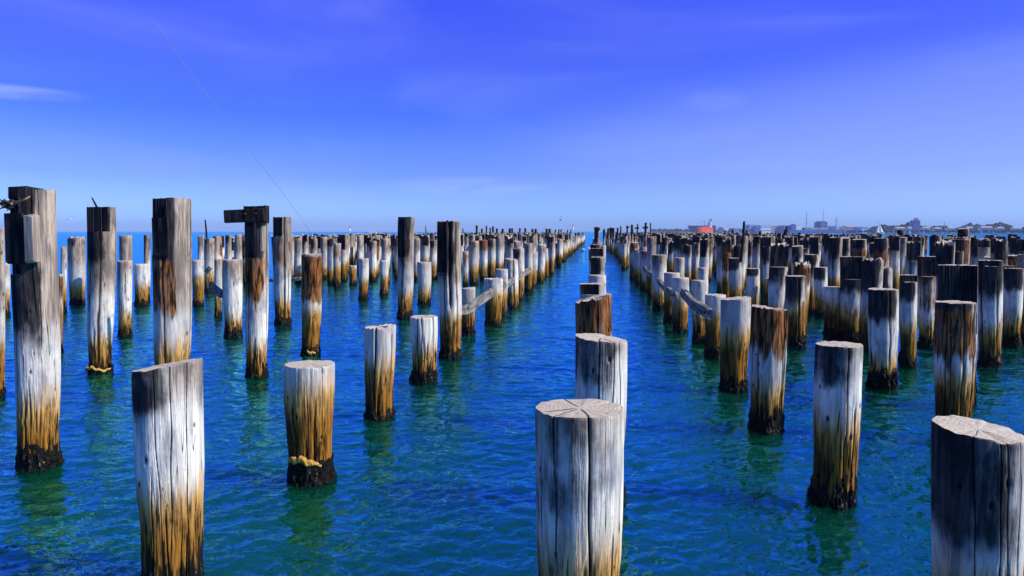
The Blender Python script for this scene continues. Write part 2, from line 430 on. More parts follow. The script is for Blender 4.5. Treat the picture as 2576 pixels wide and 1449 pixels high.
# ------------------------------------------------------------------ piles
def pile_arrays(r, H, seed, ns=48, nz=30, slope=(0, 0), lean=(0, 0), notch=None, dark=(0, .5), bark=None,
                cracks=(), rough=1.0, waist=.06, jag=0.0, foot=-.8, side=.6, bside=0.0, sh=0.0):
    """returns verts, faces, material index, pv for one pile with its foot in the water at the origin"""
    th = np.linspace(0, 2 * math.pi, ns, endpoint=False)
    zl = list(np.linspace(foot, H, nz)) if nz < 20 else [foot] + list(np.linspace(-.25, H, nz - 1))
    lev = [(z, False) for z in zl]
    if notch:
        zc = H - notch[0]
        lev = [(z, False) for z in zl if z < zc - .01] + [(zc, False), (zc, True)] + [(z, True) for z in zl if z > zc + .01]
    z = np.array([a for a, _ in lev]); cut = np.array([b for _, b in lev]); n = len(z)
    TH, ZZ = np.meshgrid(th, z); CT = np.repeat(cut[:, None], ns, 1)
    rg = np.random.default_rng(int(seed * 99991) + 7)
    p = rg.uniform(0, 6.28, 6)
    rad = np.ones_like(TH)
    rad += .025 * np.cos(2 * TH + p[0]) + .016 * np.cos(3 * TH + p[1]) + .008 * np.cos(5 * TH + p[2] + .5 * ZZ)
    cx, sx = np.cos(TH), np.sin(TH); so = seed * 61.0
    if ns >= 32:
        rad += rough * .030 * (fbm(cx * 5 + so, sx * 5, ZZ * .7 + so, 3) - .5)
        er = smooth(ZZ, .0, .15) * (1 - smooth(ZZ, .55, .95))
        rad -= rough * er * .17 * np.maximum(0, fbm(cx * 7 + so, sx * 7 + 3, ZZ * 2.2 + so, 3) - .48) * 2
        rad += rough * .012 * (fbm(cx * 16 + so, sx * 16, ZZ * .5, 2) - .5)
    rad -= waist * smooth(ZZ, -.1, .15) * (1 - smooth(ZZ, .35, .9))
    rad -= waist * .9 * (1 - smooth(ZZ, .0, max(1.0, H * .8)))
    rad += .01 * (1 - smooth(ZZ, -.1, .12))
    if ns >= 32: rad -= .012 * smooth(ZZ, H - .03, H)
    crk = np.zeros_like(TH)
    if ns >= 60:                       # knots and bolt holes
        for _ in range(5):
            kt = rg.uniform(math.pi, 2 * math.pi); kz = rg.uniform(.4, max(.6, H - .15)); ks = rg.uniform(.05, .11)
            dt = ((TH - kt + math.pi) % (2 * math.pi) - math.pi) * r / (ks * .5); dz = (ZZ - kz) / ks
            g = np.exp(-(dt ** 2 + dz ** 2)); rad += .035 * g; g2 = np.exp(-(dt ** 2 + dz ** 2) * 9); rad -= .06 * g2; crk = np.maximum(crk, smooth(g2, .35, .8))
    for (ct, cw, cd, z0, z1) in cracks:
        wob = .04 * np.sin(ZZ * 3 + ct * 9) + .015 * np.sin(ZZ * 11 + ct * 5)
        d = (TH - ct - wob + math.pi) % (2 * math.pi) - math.pi
        wdt = max(cw, 2.0 * math.pi / ns) * (.75 + .4 * vnoise(ZZ * 4, ZZ * 0 + ct * 7, ZZ * 0))
        g = np.exp(-(d / wdt) ** 2) * smooth(ZZ, z0, z0 + .2) * (1 - smooth(ZZ, z1 - .05, z1 + .1))
        rad -= cd * g; crk = np.maximum(crk, smooth(g, .35, .8))
    X = r * rad * np.cos(TH); Y = r * rad * np.sin(TH)
    if notch:
        _, yc, xr = notch; yc *= r; xr *= r
        mask = CT & (X < xr) & (Y < yc)
        Y = np.where(mask, yc + .006 * np.sin(X * 160 + seed * 9), Y)
    t = smooth(ZZ, max(.3, H - .5), H)
    ztop = slope[0] * X + slope[1] * Y
    if jag: ztop = ztop + jag * (vnoise(X * 22 + so, Y * 22, 0 * X) - .5) * 2
    ZZ2 = ZZ + t * ztop
    X = X + lean[0] * ZZ / H; Y = Y + lean[1] * ZZ / H
    if ns >= 32:
        X = X + r * .03 * np.sin(ZZ * 2.3 + p[3]) * smooth(ZZ, 0, .5); Y = Y + r * .05 * np.sin(ZZ * 1.9 + p[4])
    V = np.stack([X, Y, ZZ2], -1).reshape(-1, 3)
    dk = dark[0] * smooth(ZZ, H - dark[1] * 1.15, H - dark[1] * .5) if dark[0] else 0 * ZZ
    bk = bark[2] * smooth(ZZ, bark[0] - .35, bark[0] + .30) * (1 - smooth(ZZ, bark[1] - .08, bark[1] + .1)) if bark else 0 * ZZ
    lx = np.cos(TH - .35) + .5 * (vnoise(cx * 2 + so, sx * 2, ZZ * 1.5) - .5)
    dk = dk * (1 - side * smooth(lx, -.15 + sh, .40 + sh)); bk = bk * (1 - bside * smooth(lx, .25, .6))  # dk: shade painted into the stain, fading out on the sun side
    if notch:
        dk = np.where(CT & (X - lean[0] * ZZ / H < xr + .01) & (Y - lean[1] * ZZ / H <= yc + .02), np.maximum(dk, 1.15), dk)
    pv = np.stack([np.full(V.shape[0], seed), dk.ravel(), bk.ravel(), crk.ravel()], -1)
    F = []; mi = []
    for a in range(n - 1):
        ledge = notch and (not lev[a][1]) and lev[a + 1][1]
        b0 = a * ns; b1 = b0 + ns
        for j in range(ns):
            l = j + 1 if j + 1 < ns else 0
            F.append((b0 + j, b0 + l, b1 + l, b1 + j)); mi.append(1 if ledge else 0)
    # top: inner rings to a centre
    top = V[(n - 1) * ns:]; c = top.mean(0)
    last = (n - 1) * ns; base = len(V); rings = 4 if ns >= 32 else 0
    ext = []; pe = []
    for q in range(rings):
        s_ = 1 - (q + 1) / (rings + 1)
        rr = c + (top - c) * s_
        rr[:, 2] += .004 * (vnoise(rr[:, 0] * 40 + so, rr[:, 1] * 40, rr[:, 2]) - .5) * (1 if ns >= 32 else 0)
        ext.append(rr)
        cr_ = np.zeros(ns)
        for (ct, cw, cd, z0, z1) in cracks:
            if z1 >= H:
                d = (th - ct + math.pi) % (2 * math.pi) - math.pi
                cr_ = np.maximum(cr_, smooth(np.exp(-(d * s_ / (cw * 1.3)) ** 2), .3, .8) * (1 if s_ > .15 else 0))
        pe.append(np.stack([np.full(ns, seed), np.full(ns, float(dark[0])), np.zeros(ns), cr_], -1))
    if rings:
        V = np.vstack([V] + ext); pv = np.vstack([pv] + pe)
        prev = last
        for q in range(rings):
            cur = base + q * ns
            for j in range(ns):
                l = j + 1 if j + 1 < ns else 0
                F.append((prev + j, prev + l, cur + l, cur + j)); mi.append(1)
            prev = cur
    else: prev = last
    V = np.vstack([V, [c]]); pv = np.vstack([pv, [[seed, float(dark[0]), 0, 0]]])
    for j in range(ns):
        F.append((prev + j, prev + (j + 1) % ns, len(V) - 1)); mi.append(1)
    return V, F, mi, pv

def add_pv(me, pv):
    a = me.attributes.new('pv', 'FLOAT_COLOR', 'POINT')
    a.data.foreach_set('color', np.asarray(pv, dtype=np.float32).ravel())

def crust(parent, r, seed, zt=.10, n=40, lean=(0, 0), H=1.5):
    n = int(n * 2)
    """lumpy mussel crust around the foot of a pile"""
    zs = np.linspace(-.35, zt + .10, 16); th = np.linspace(0, 2 * math.pi, n, endpoint=False)
    V = []; F = []
    T, Z = np.meshgrid(th, zs); c, s = np.cos(T), np.sin(T)
    lump = fbm(c * 7 + seed * 31, s * 7, Z * 22, 3)
    prof = 1 - smooth(Z, zt - .10, zt + .10)
    rr = r * (.89 + .075 * prof) + .115 * (lump - .50) * (.45 + .55 * prof)
    edge = .30 * (fbm(c * 4 + seed * 77, s * 4, Z * 0, 3) - .5)
    X, Y = rr * c + lean[0] * Z / H, rr * s + lean[1] * Z / H; Z = Z + edge * smooth(Z, -.1, zt)
    V = np.stack([X, Y, Z], -1).reshape(-1, 3)
    for a in range(len(zs) - 1):
        for j in range(n): F.append((a * n + j, a * n + (j + 1) % n, a * n + n + (j + 1) % n, a * n + n + j))
    return mk('mussel_crust', V, F, M['mussel'], parent, smoothf=False)
def sponge(parent, r, seed, zc=.28, arc=(-2.6, -.2), thick=.05, lean=(0, 0)):
    n = 90; m_ = 10; V = []; F = []
    for i in range(n):
        t = arc[0] + (arc[1] - arc[0]) * i / (n - 1)
        env = math.sin(math.pi * i / (n - 1)) ** .4
        zz = zc + .03 * math.sin(t * 3 + seed * 9) + .012 * math.sin(t * 11)
        th = thick * (.75 + .5 * vnoise(np.array([t * 6.0 + seed * 9]), np.zeros(1), np.zeros(1))[0]) * (.25 + .75 * env)
        for j in range(m_):
            a = 2 * math.pi * j / m_; k2 = 1 + 1.1 * (fbm(np.array([t * 16.]), np.array([j * 1.3]), np.array([seed * 5]), 2)[0] - .5)
            rr = r * .95 + th * .65 * k2 * math.cos(a)
            V.append((rr * math.cos(t), rr * math.sin(t), zz + th * .85 * k2 * math.sin(a)))
    for i in range(n - 1):
        for j in range(m_): F.append((i * m_ + j, (i + 1) * m_ + j, (i + 1) * m_ + (j + 1) % m_, i * m_ + (j + 1) % m_))
    F.append(tuple(range(m_))); F.append(tuple(range(n * m_ - 1, n * m_ - m_ - 1, -1)))
    return mk('yellow_growth', V, F, M['sponge'], parent, smoothf=True)

PILES = []       # (x, y, radius, height) of every pile placed by hand
RECS = []        # (object, x, y, look)
def pile(cxb, base, cxt, yt, w, label=None, look='timber', mus=.10, sp=None, hi=False, **kw):
    kw.setdefault('jag', .007)
    """cxb, cxt: where the foot and the top centre are; base: y of the waterline or ('X'/'Y', metres); yt: y of the top; w: width"""
    if isinstance(base, tuple):
        y = base[1] if base[0] == 'Y' else at_x(cxb, base[1])
        py = 700.0
        for _ in range(30):
            b = at_y(cxb, py, y); py += b.z / pxsize(b) * .8
        b.z = 0
        r = w / 2 * pxsize(b) * offc(b)
    else:
        b = on_water(cxb, base); r = w / 2 * pxsize(b) * offc(b); d = Vector((b.x, b.y, 0)).normalized(); b = b + d * r * .9
    t = at_y(cxt, yt, b.y)
    H = t.z
    seed = kw.pop('seed', None)
    if seed is None: seed = random.Random(int(cxb * 13 + yt * 7)).random()
    lean = (t.x - b.x, kw.pop('ly', 0))
    dist = b.length
    ns, nz = (420, 120) if dist < 9.5 else (110, 70) if dist < 14 else (60, 40) if dist < 24 else (36, 24)
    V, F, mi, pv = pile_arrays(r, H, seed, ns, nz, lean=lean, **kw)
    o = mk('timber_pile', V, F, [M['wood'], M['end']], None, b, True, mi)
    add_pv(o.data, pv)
    me = o.data
    sm = np.array([m_ == 0 for m_ in mi]); me.polygons.foreach_set('use_smooth', sm)
    if kw.get('notch'): mark_sharp(me)
    if mus: crust(o, r, seed, mus, 44 if dist < 14 else 24, lean, H)
    if sp: sponge(o, r, seed, **sp)
    tag(o, label, 'pile', 'weathered timber piles of the old pier')
    PILES.append((b.x, b.y, r, H)); RECS.append([o, b.x, b.y, look, label])
    o['_r'] = r; o['_h'] = H
    return o
def mark_sharp(me):
    if hasattr(me, 'set_sharp_from_angle'): me.set_sharp_from_angle(angle=R(35))
    return me
def C_(*a): return tuple(a)
def rc(seed, n, H, depth=.06, w=.03, lo=.1):
    rr = random.Random(seed); out = []
    for _ in range(n):
        z1 = H + .1 if rr.random() < .6 else rr.uniform(H * .5, H)
        out.append((rr.uniform(math.pi * .95, math.pi * 2.1), w * rr.uniform(.5, 1.2), depth * rr.uniform(.5, 1.2), rr.uniform(-.2, lo + .3), z1))
    return out

# --- centre row
pile(1454, ('Y', 3.93), 1457, 1026, 212, 'foreground round pile, pale cut top split by a crack, centre of the channel',
     dark=(.70, .70), cracks=[(4.98, .030, .10, -.2, 9), (4.15, .018, .05, .3, 9), (5.6, .016, .04, .2, .9), (4.5, .012, .03, .0, .8), (3.7, .02, .04, .2, 9), (2.0, .03, .08, .3, 9)], seed=.31)
pile(1510, ('Y', 6.65), 1510, 850, 127, 'grey round pile directly behind the split foreground pile, flat tilted top',
     dark=(.75, .55), slope=(-.10, 0), cracks=[(4.6, .03, .05, .3, 9), (5.2, .02, .05, .2, 9), (5.5, .015, .04, .2, 9)], seed=.62)
pile(1494, ('Y', 9.3), 1494, 750, 92, 'slanting-topped pile, dark left and rusty brown right, third in the channel',
     dark=(1.0, .8), bark=(1.0, 1.8, .75), slope=(.25, 0), jag=.02, cracks=rc(3, 4, 1.6), seed=.12)
pile(1491, ('Y', 13.2), 1491, 714, 62, 'pale squat pile with level top, fourth in the channel row', dark=(.25, .3), notch=(.18, -.55, .45), seed=.72)
pile(1503, ('Y', 17.2), 1503, 692, 43, 'pale pile, fifth in the channel row', dark=(.4, .2), seed=.55)
pile(1503, ('Y', 21), 1503, 647, 36, 'dark tarred pile, sixth in the channel row', dark=(1.2, 1.6), seed=.2)
pile(1503, ('Y', 24.2), 1503, 625, 32, 'dark-faced pile, seventh in the channel row', dark=(1.1, .9), notch=(.25, -.3, .8), seed=.44)
pile(1499, ('Y', 27.5), 1499, 615, 27, 'half-hidden dark pile, eighth in the channel row', dark=(1.1, .9), seed=.8)
pile(1502, ('Y', 46), 1502, 571, 13.5, 'tall dark pile standing far down the middle of the channel', dark=(1.0, 1.2), seed=.3)

# --- first row left of the channel
LP = {}
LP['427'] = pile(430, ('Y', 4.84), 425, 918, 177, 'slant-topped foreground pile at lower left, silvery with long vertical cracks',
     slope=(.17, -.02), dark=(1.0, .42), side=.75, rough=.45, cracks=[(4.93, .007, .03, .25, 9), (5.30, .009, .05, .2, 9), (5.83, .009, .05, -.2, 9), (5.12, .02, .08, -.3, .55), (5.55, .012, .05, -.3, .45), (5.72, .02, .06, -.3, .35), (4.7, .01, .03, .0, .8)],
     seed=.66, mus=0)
pile(782, 1232, 782, 915, 126, 'round white and ochre pile with flat top and yellow growth collar', seed=.05, mus=.16,
     sp=dict(zc=.27, arc=(-2.4, -.7), thick=.036), dark=(.1, .3), rough=1.5, waist=.08,
     cracks=[(4.35, .05, .06, .2, .8), (5.0, .02, .03, .3, .9), (5.6, .01, .02, .2, 9)])
pile(955, 1062, 956, 820, 80, 'pile with dished white top, ochre below, standing in open water left of the channel', slope=(.06, 0), jag=.02, seed=.42, cracks=rc(5, 3, 1.3), dark=(.15, .3))
pile(1067, 966, 1066, 796, 70, 'round-topped ochre and white pile just left of the tall split pair', seed=.9, cracks=rc(6, 3, 1.3), rough=1.4)
dbl = pile(1134, 907, 1129, 557, 61, 'tall split twin pile with dark left half, beside the channel', notch=(1.0, .1, -.05), dark=(1.3, 1.25), seed=.37, side=.8, sh=.1,
     cracks=[(4.96, .13, .34, .95, 9), (4.4, .03, .05, .2, 9), (5.5, .03, .05, .2, 9)], slope=(0, 0), jag=.03)
pile(1178, 848, 1178, 724, 37, 'short pile carrying a grey beam behind the tall split pair', seed=.51, slope=(.1, 0))
pile(1241, 823, 1241, 701, 47, 'pale pile with dished top where two grey beams meet', seed=.24, slope=(0, 0), jag=.03)
pile(1262, 797, 1262, 677, 30, 'short flat-topped pile behind the dished pale pile', seed=.6)
pile(1305, 753, 1305, 625, 29, 'bluish pile at the near end of the packed left row', seed=.33, dark=(.7, .5))
pile(1329, 737, 1329, 612, 22, seed=.13)
# --- second row left
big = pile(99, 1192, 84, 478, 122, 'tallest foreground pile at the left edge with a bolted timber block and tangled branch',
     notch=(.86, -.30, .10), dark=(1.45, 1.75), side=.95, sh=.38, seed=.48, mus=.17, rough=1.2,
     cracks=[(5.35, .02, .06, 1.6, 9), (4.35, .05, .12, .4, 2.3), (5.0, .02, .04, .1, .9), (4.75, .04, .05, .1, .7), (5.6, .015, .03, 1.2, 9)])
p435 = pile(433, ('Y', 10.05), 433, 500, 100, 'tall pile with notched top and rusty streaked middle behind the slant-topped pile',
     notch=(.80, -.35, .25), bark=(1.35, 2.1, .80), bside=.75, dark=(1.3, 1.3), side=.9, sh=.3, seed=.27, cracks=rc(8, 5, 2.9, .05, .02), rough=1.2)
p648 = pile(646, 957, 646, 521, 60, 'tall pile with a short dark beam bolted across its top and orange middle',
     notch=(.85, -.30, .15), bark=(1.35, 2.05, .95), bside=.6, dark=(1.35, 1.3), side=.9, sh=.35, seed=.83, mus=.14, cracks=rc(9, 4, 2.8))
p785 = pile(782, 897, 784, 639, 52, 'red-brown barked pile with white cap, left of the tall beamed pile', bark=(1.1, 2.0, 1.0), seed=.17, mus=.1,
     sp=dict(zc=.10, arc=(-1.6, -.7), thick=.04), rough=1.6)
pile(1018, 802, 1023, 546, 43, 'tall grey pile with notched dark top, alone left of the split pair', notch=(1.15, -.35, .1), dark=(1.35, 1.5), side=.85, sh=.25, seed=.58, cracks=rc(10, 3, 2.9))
pile(1067, 769, 1067, 659, 37, 'short white-capped pile between the two tall split piles', seed=.93)
# --- third row left
pile(3, 1001, 0, 574, 22, 'narrow pile cut by the left edge of the picture', seed=.4)
p250 = pile(253, 946, 255, 521, 74, 'dark-topped tall pile with a stick on top and yellow collar at the water',
     dark=(1.3, 1.3), side=.9, sh=.25, notch=(.42, -.45, 2.0), seed=.74, sp=dict(zc=.12, arc=(-3.1, -.1), thick=.034), mus=.05, cracks=[(4.3, .06, .10, .7, 2.2), (5.2, .02, .04, .1, 9)], waist=.10, rough=1.4)
pile(153, 887, 153, 690, 12, 'thin orange-stained pile peeping out beside the tallest left pile', seed=.1, bark=(.9, 1.6, .6))
pile(587, 852, 587, 653, 50, 'blue-white painted flat-topped pile left of the tall beamed pile', seed=.97, dark=(0, .3))
pile(549, 800, 549, 652, 20, 'narrow white-topped pile beside the painted flat-topped one', seed=.63)
pile(712, 820, 709, 546, 45, 'tall grey pile with gnawed top right behind the beamed pile', notch=(.5, -.35, .35), bark=(1.5, 2.3, .45), dark=(.6, .9), seed=.69, cracks=rc(12, 4, 2.8))
pile(866, 702, 866, 602, 20, seed=.2); pile(888, 717, 887, 668, 20, seed=.3); pile(914, 757, 915, 650, 26, seed=.45)
pile(938, 708, 938, 606, 19, seed=.81, dark=(.7, .6)); pile(966, 743, 966, 655, 22, seed=.55); pile(970, 715, 970, 600, 22, seed=.15, bark=(1.4, 2.0, .4))
pile(1192, 715, 1192, 606, 25, seed=.35, dark=(.6, .7)); pile(1216, 706, 1216, 604, 21, seed=.52, bark=(1.5, 2.2, .9)); pile(1237, 702, 1237, 601, 19, seed=.22, dark=(.9, .6))
pile(1171, 721, 1171, 632, 15, seed=.88, bark=(.9, 1.5, .6))
pile(1150, 716, 1150, 606, 19, seed=.18); pile(1090, 704, 1090, 604, 18, seed=.47, dark=(.8, .5)); pile(1048, 706, 1048, 600, 18, seed=.9)
# --- fourth row left and beyond
pile(14, 794, 14, 662, 24, 'pale narrow pile at the far left edge behind the tallest pile', seed=.71)
pile(315, 849, 314, 656, 38, 'blue-white pile with orange knot right of the stick-topped pile', seed=.91, dark=(0, .2), cracks=[(5.3, .05, .06, .9, 1.5)])
pile(317, 772, 317, 592, 33, 'taller grey pile directly behind the blue-white pile', seed=.29)
pile(356, 771, 356, 664, 38, 'short white pile right of the blue-white pile', seed=.59)
pile(370, 757, 370, 591, 17, 'slim grey pile half behind the tall notched pile', seed=.77, dark=(.9, .8))
pile(499, 770, 499, 654, 30, 'short white-topped pile with black foot right of the tall notched pile', seed=.08)
pile(526, 737, 527, 600, 26, 'pile wearing a thin dark post and a knot of broken timber', seed=.5, dark=(.7, .6))
pile(195, 767, 193, 598, 44, 'ragged-topped grey pile between the tallest and the stick-topped piles', seed=.65, jag=.05, dark=(.85, .35), rough=1.8)
pile(161, 786, 161, 620, 16, 'slim pile just right of the tallest left pile', seed=.34, bark=(1.3, 1.6, .5))
pile(430, 740, 430, 594, 20, seed=.25); pile(600, 722, 600, 590, 17, seed=.75, dark=(.7, .5)); pile(545, 722, 545, 594, 17, seed=.03, dark=(.7, .5))
pile(575, 712, 575, 592, 16, seed=.63, dark=(.7, .5)); pile(505, 712, 505, 592, 15, seed=.54); pile(700, 716, 700, 592, 17, seed=.44); pile(750, 713, 750, 600, 18, seed=.84)
pile(848, 723, 848, 612, 20, seed=.14, bark=(1.1, 1.7, .6)); pile(815, 702, 815, 596, 18, seed=.64); pile(790, 706, 790, 600, 17, seed=.94, dark=(.9, .6)); pile(1000, 700, 1000, 600, 16, seed=.74, dark=(.9, .6))
pile(828, 698, 828, 590, 15, seed=.36); pile(733, 702, 733, 590, 14, seed=.86, dark=(.9, .5)); pile(905, 690, 905, 592, 14, seed=.26)

# --- first row right
pile(2452, ('Y', 4.0), 2462, 1078, 236, 'foreground pile at the lower right corner with a slanting pale oval top', slope=(-.12, .06), dark=(.95, .75), jag=.008, seed=.57,
     cracks=[(4.72, .014, .05, -.1, 9), (4.95, .012, .05, -.2, 9), (5.25, .012, .04, .2, 9), (4.2, .012, .03, .3, 9), (5.5, .01, .03, 0, .9)], mus=0)
pile(2096, 1288, 2115, 866, 124, 'leaning foreground pile with flat round top, dark mussels at its foot', dark=(.85, .5), seed=.39, mus=.20,
     cracks=[(4.78, .03, .07, .2, 9), (5.25, .04, .06, .0, .9), (4.5, .03, .05, .6, .9)], waist=.05, rough=1.2)
pile(1926, 1097, 1938, 775, 96, 'wide pile with shaggy brown bark hanging from its top', bark=(1.05, 2.0, 1.0), slope=(-.12, 0), jag=.02, seed=.79, mus=.14, cracks=rc(14, 6, 1.6, .06, .03), rough=1.8)
pile(1845, 992, 1850, 750, 78, 'broad bluish pile with tilted top beside the shaggy brown one', slope=(.09, 0), seed=.07, mus=.14, cracks=rc(15, 3, 1.6), dark=(.1, .3))
pile(1798, 908, 1800, 741, 54, 'flat-topped pile where the grey diagonal beam ends', seed=.19, mus=.15, dark=(.1, .3))
pile(1760, 868, 1760, 705, 42, seed=.66, dark=(.2, .3)); pile(1770, 800, 1768, 673, 26, seed=.38)
pile(1711, 838, 1712, 698, 42, 'pale wide pile holding the diagonal beam, left of the flat-topped pile', seed=.53, dark=(.15, .3))
pile(1688, 815, 1690, 686, 42, seed=.28); pile(1658, 782, 1658, 641, 36, 'broad blue-grey pile with white level top beside the channel', seed=.73, dark=(.6, .4))
pile(1627, 735, 1627, 631, 27, seed=.93, dark=(.6, .5)); pile(1709, 752, 1709, 648, 26, seed=.43)
# --- behind them, right
pile(2002, 876, 2002, 694, 54, 'dark streaked pile with a white rim behind the shaggy brown pile', dark=(1.0, .75), seed=.16, mus=.15, cracks=rc(16, 3, 1.6))
pile(2096, 856, 2096, 722, 52, 'short white pile standing behind the leaning round-topped pile', dark=(.15, .25), seed=.23, mus=.18)
pile(2143, 862, 2143, 646, 62, 'tall dark-topped pile behind the leaning round-topped pile', dark=(1.2, 1.0), seed=.61, mus=.18, notch=(.5, -.3, .6))
pile(2219, 990, 2222, 727, 80, 'broad pile, black on top fading to pale blue, right of the leaning pile', dark=(1.05, .62), seed=.95, mus=.22, cracks=rc(17, 3, 1.6))
pile(2284, 928, 2286, 692, 46, 'dark-topped pile right of the broad blue-black pile', dark=(1.1, .6), seed=.41, mus=.2, notch=(.12, -.4, .8))
pile(2331, 880, 2331, 645, 46, 'pile wearing a rounded dark knob, brown and split below', bark=(.8, 1.6, .5), dark=(1.0, .7), seed=.85, mus=.15, notch=(.42, -.35, .85))
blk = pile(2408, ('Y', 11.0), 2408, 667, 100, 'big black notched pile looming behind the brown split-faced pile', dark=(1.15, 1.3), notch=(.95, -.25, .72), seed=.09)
pile(2398, ('Y', 9.2), 2402, 760, 104, 'split-faced pile, black and brown above, pale below, behind the corner pile', dark=(1.1, .38), bark=(1.0, 1.6, .8), seed=.32, cracks=rc(18, 7, 1.6, .08, .03), rough=1.8, slope=(0, 0))
pile(2447, 988, 2450, 700, 18, 'slender bright-edged pile tucked behind the split-faced pile', seed=.21)
pile(2490, 930, 2492, 655, 62, 'dark pile with bright white right edge near the right border', dark=(1.1, .8), seed=.47, mus=.2, notch=(.1, -.5, .3), cracks=rc(19, 3, 1.8))
pile(2545, 878, 2551, 675, 50, 'dark-headed pile nearest the right border of the picture', dark=(1.1, .6), seed=.67, mus=.2)
pile(2573, 868, 2580, 640, 40, 'pile cut off by the right border of the picture', dark=(.5, .6), seed=.11, mus=.2)
pile(1894, 795, 1894, 675, 35, seed=.81, dark=(1.0, .3)); pile(1850, 780, 1850, 649, 34, seed=.51, dark=(1.1, .5)); pile(1945, 800, 1946, 700, 40, seed=.01, dark=(.5, .4))
pile(1940, 760, 1940, 632, 36, seed=.33, dark=(1.1, .7)); pile(2040, 790, 2040, 640, 34, seed=.44, dark=(1.1, .8)); pile(2065, 800, 2065, 672, 36, seed=.77, dark=(1.0, .5))

# ------------------------------------------------------------------ blocks, sticks and tangles on single piles
def block(parent, x0, x1, y0, y1, ydist, depth, m, name='timber_block'):
    a, b = at_y(x0, y0, ydist), at_y(x1, y1, ydist)
    mb = MB(); w, h = b.x - a.x, a.z - b.z
    mb.box(((a.x + b.x) / 2, ydist + depth / 2, (a.z + b.z) / 2), (w, depth, h), None, .012)
    o = mb.build(name, m); P = Vector(parent.location)
    o.data.transform(Matrix.Translation(-P)); o.parent = parent
    # weather the block a little
    for v in o.data.vertices:
        v.co.x += .006 * math.sin(v.co.z * 37 + v.co.y * 11); v.co.z += .012 * math.sin(v.co.x * 23 + v.index)
    return o
yb = big.location.y - big['_r']
block(big, 6, 62, 536, 662, yb - .02, .20, M['dark_timber'])
block(big, 55, 87, 541, 660, yb - .045, .10, M['tan_timber'])
block(big, 17, 70, 470, 500, yb + .10, .24, M['dark_timber'])
yb = p435.location.y - p435['_r']
block(p435, 379, 424, 547, 645, yb + .0, .14, M['dark_timber'])
yb = p648.location.y - p648['_r']
block(p648, 612, 668, 518, 560, yb - .0, .16, M['dark_timber'])
block(p648, 614, 640, 566, 640, yb + .02, .12, M['dark_timber'])
block(p648, 640, 662, 566, 634, yb + .05, .10, M['tan_timber'])
bm_ = MB(); a = at_y(565, 545, yb - .10); b = at_y(664, 541, yb - .10); bm_.beam(a, b, .06, .0 + (at_y(0, 529, yb).z - at_y(0, 561, yb).z) * .98, .01)
# the short beam bolted across the tall pile: a piece of its own hanging from it
xb = bm_
x_o = mk('cross_beam', xb.v, xb.f, M['dark_timber']); x_o.data.transform(Matrix.Translation(-a)); x_o.location = a
tag(x_o, 'short dark beam sticking out left from the top of the orange-middled tall pile', 'beam')
mbt = MB(); 
for dx in (.55, .82): 
    c_ = a.lerp(b, dx); mbt.tube([c_ - a + Vector((0, -.06, .03)), c_ - a + Vector((0, -.02, .03))], .018, 8)
bt = mk('bolt_head', mbt.v, mbt.f, M['rusty'], x_o)

def stick(name, pts, rad, m, label, cat, ns=6):
    P0 = Vector(pts[0]); mb = MB(); mb.tube([Vector(p) - P0 for p in pts], rad, ns)
    o = mb.build(name, m, None, P0, True); tag(o, label, cat); return o
yy = p250.location.y
stick('iron_spike', [at_y(245, 524, yy), at_y(238, 510, yy), at_y(231, 497, yy)], [.018, .016, .010], M['black_iron'], 'thin iron spike leaning on top of the dark-topped left pile', 'spike')
yy = big.location.y - big['_r'] - .03
br = stick('dry_branch', [at_y(22, 522, yy), at_y(38, 510, yy), at_y(58, 505, yy - .03), at_y(76, 494, yy)], [.022, .016, .013, .007], M['twig'], 'crooked dry branch caught on the tallest left pile', 'branch')
def twig(parent, pts, rad):
    P0 = Vector(parent.location); mb = MB(); mb.tube([Vector(p) - P0 for p in pts], rad, 5); return mb.build('twig', M['twig'], parent)
twig(br, [at_y(4, 515, yy), at_y(14, 507, yy), at_y(26, 513, yy), at_y(40, 510, yy)], [.006, .012, .016, .008])
twig(br, [at_y(8, 503, yy), at_y(18, 510, yy), at_y(30, 512, yy - .04)], [.006, .010, .012])
twig(br, [at_y(16, 524, yy), at_y(30, 514, yy), at_y(36, 505, yy)], [.012, .012, .006])
twig(br, [at_y(6, 512, yy), at_y(16, 519, yy), at_y(28, 524, yy)], [.010, .016, .007])
twig(br, [at_y(30, 503, yy), at_y(44, 512, yy), at_y(50, 500, yy - .02)], [.005, .010, .004])
kn = at_y(19, 516, yy); mb = MB()
rr = random.Random(4)
for i in range(26):
    o_ = Vector((rr.gauss(0, .035), rr.gauss(0, .03), rr.gauss(0, .022))); d_ = Vector((rr.uniform(-.07, .07), rr.uniform(-.05, .05), rr.uniform(-.04, .03)))
    mb.tube([o_ - d_, o_ + Vector((0, 0, .01)), o_ + d_], [.006, .009, .004], 5)
nk = mb.build('weed_tangle', M['black_iron'], br); nk.location = kn - Vector(br.location)

def post(px0, py0, px1, py1, Y, w, label, m='black_iron'):
    a = at_y(px0, py0, Y); b = at_y(px1, py1, Y); mb = MB()
    rad = w / 2 * pxsize(a)
    mb.tube([Vector((0, 0, 0)), (b - a) * .5 + Vector((rad * .3, 0, 0)), (b - a)], [rad, rad * .95, rad * .7], 8)
    o = mb.build('iron_post', M[m], None, a); return tag(o, label, 'post', 'iron posts standing among the piles')
post(520, 604, 516, 553, 29.0, 5, 'thin black post leaning above the left piles')
post(1863, 660, 1872, 557, 21.0, 8, 'black leaning iron rail rising above the right-hand piles')
post(635, 600, 635, 566, 60.0, 2.2, 'faint distant post left of the beamed pile', 'rusty')

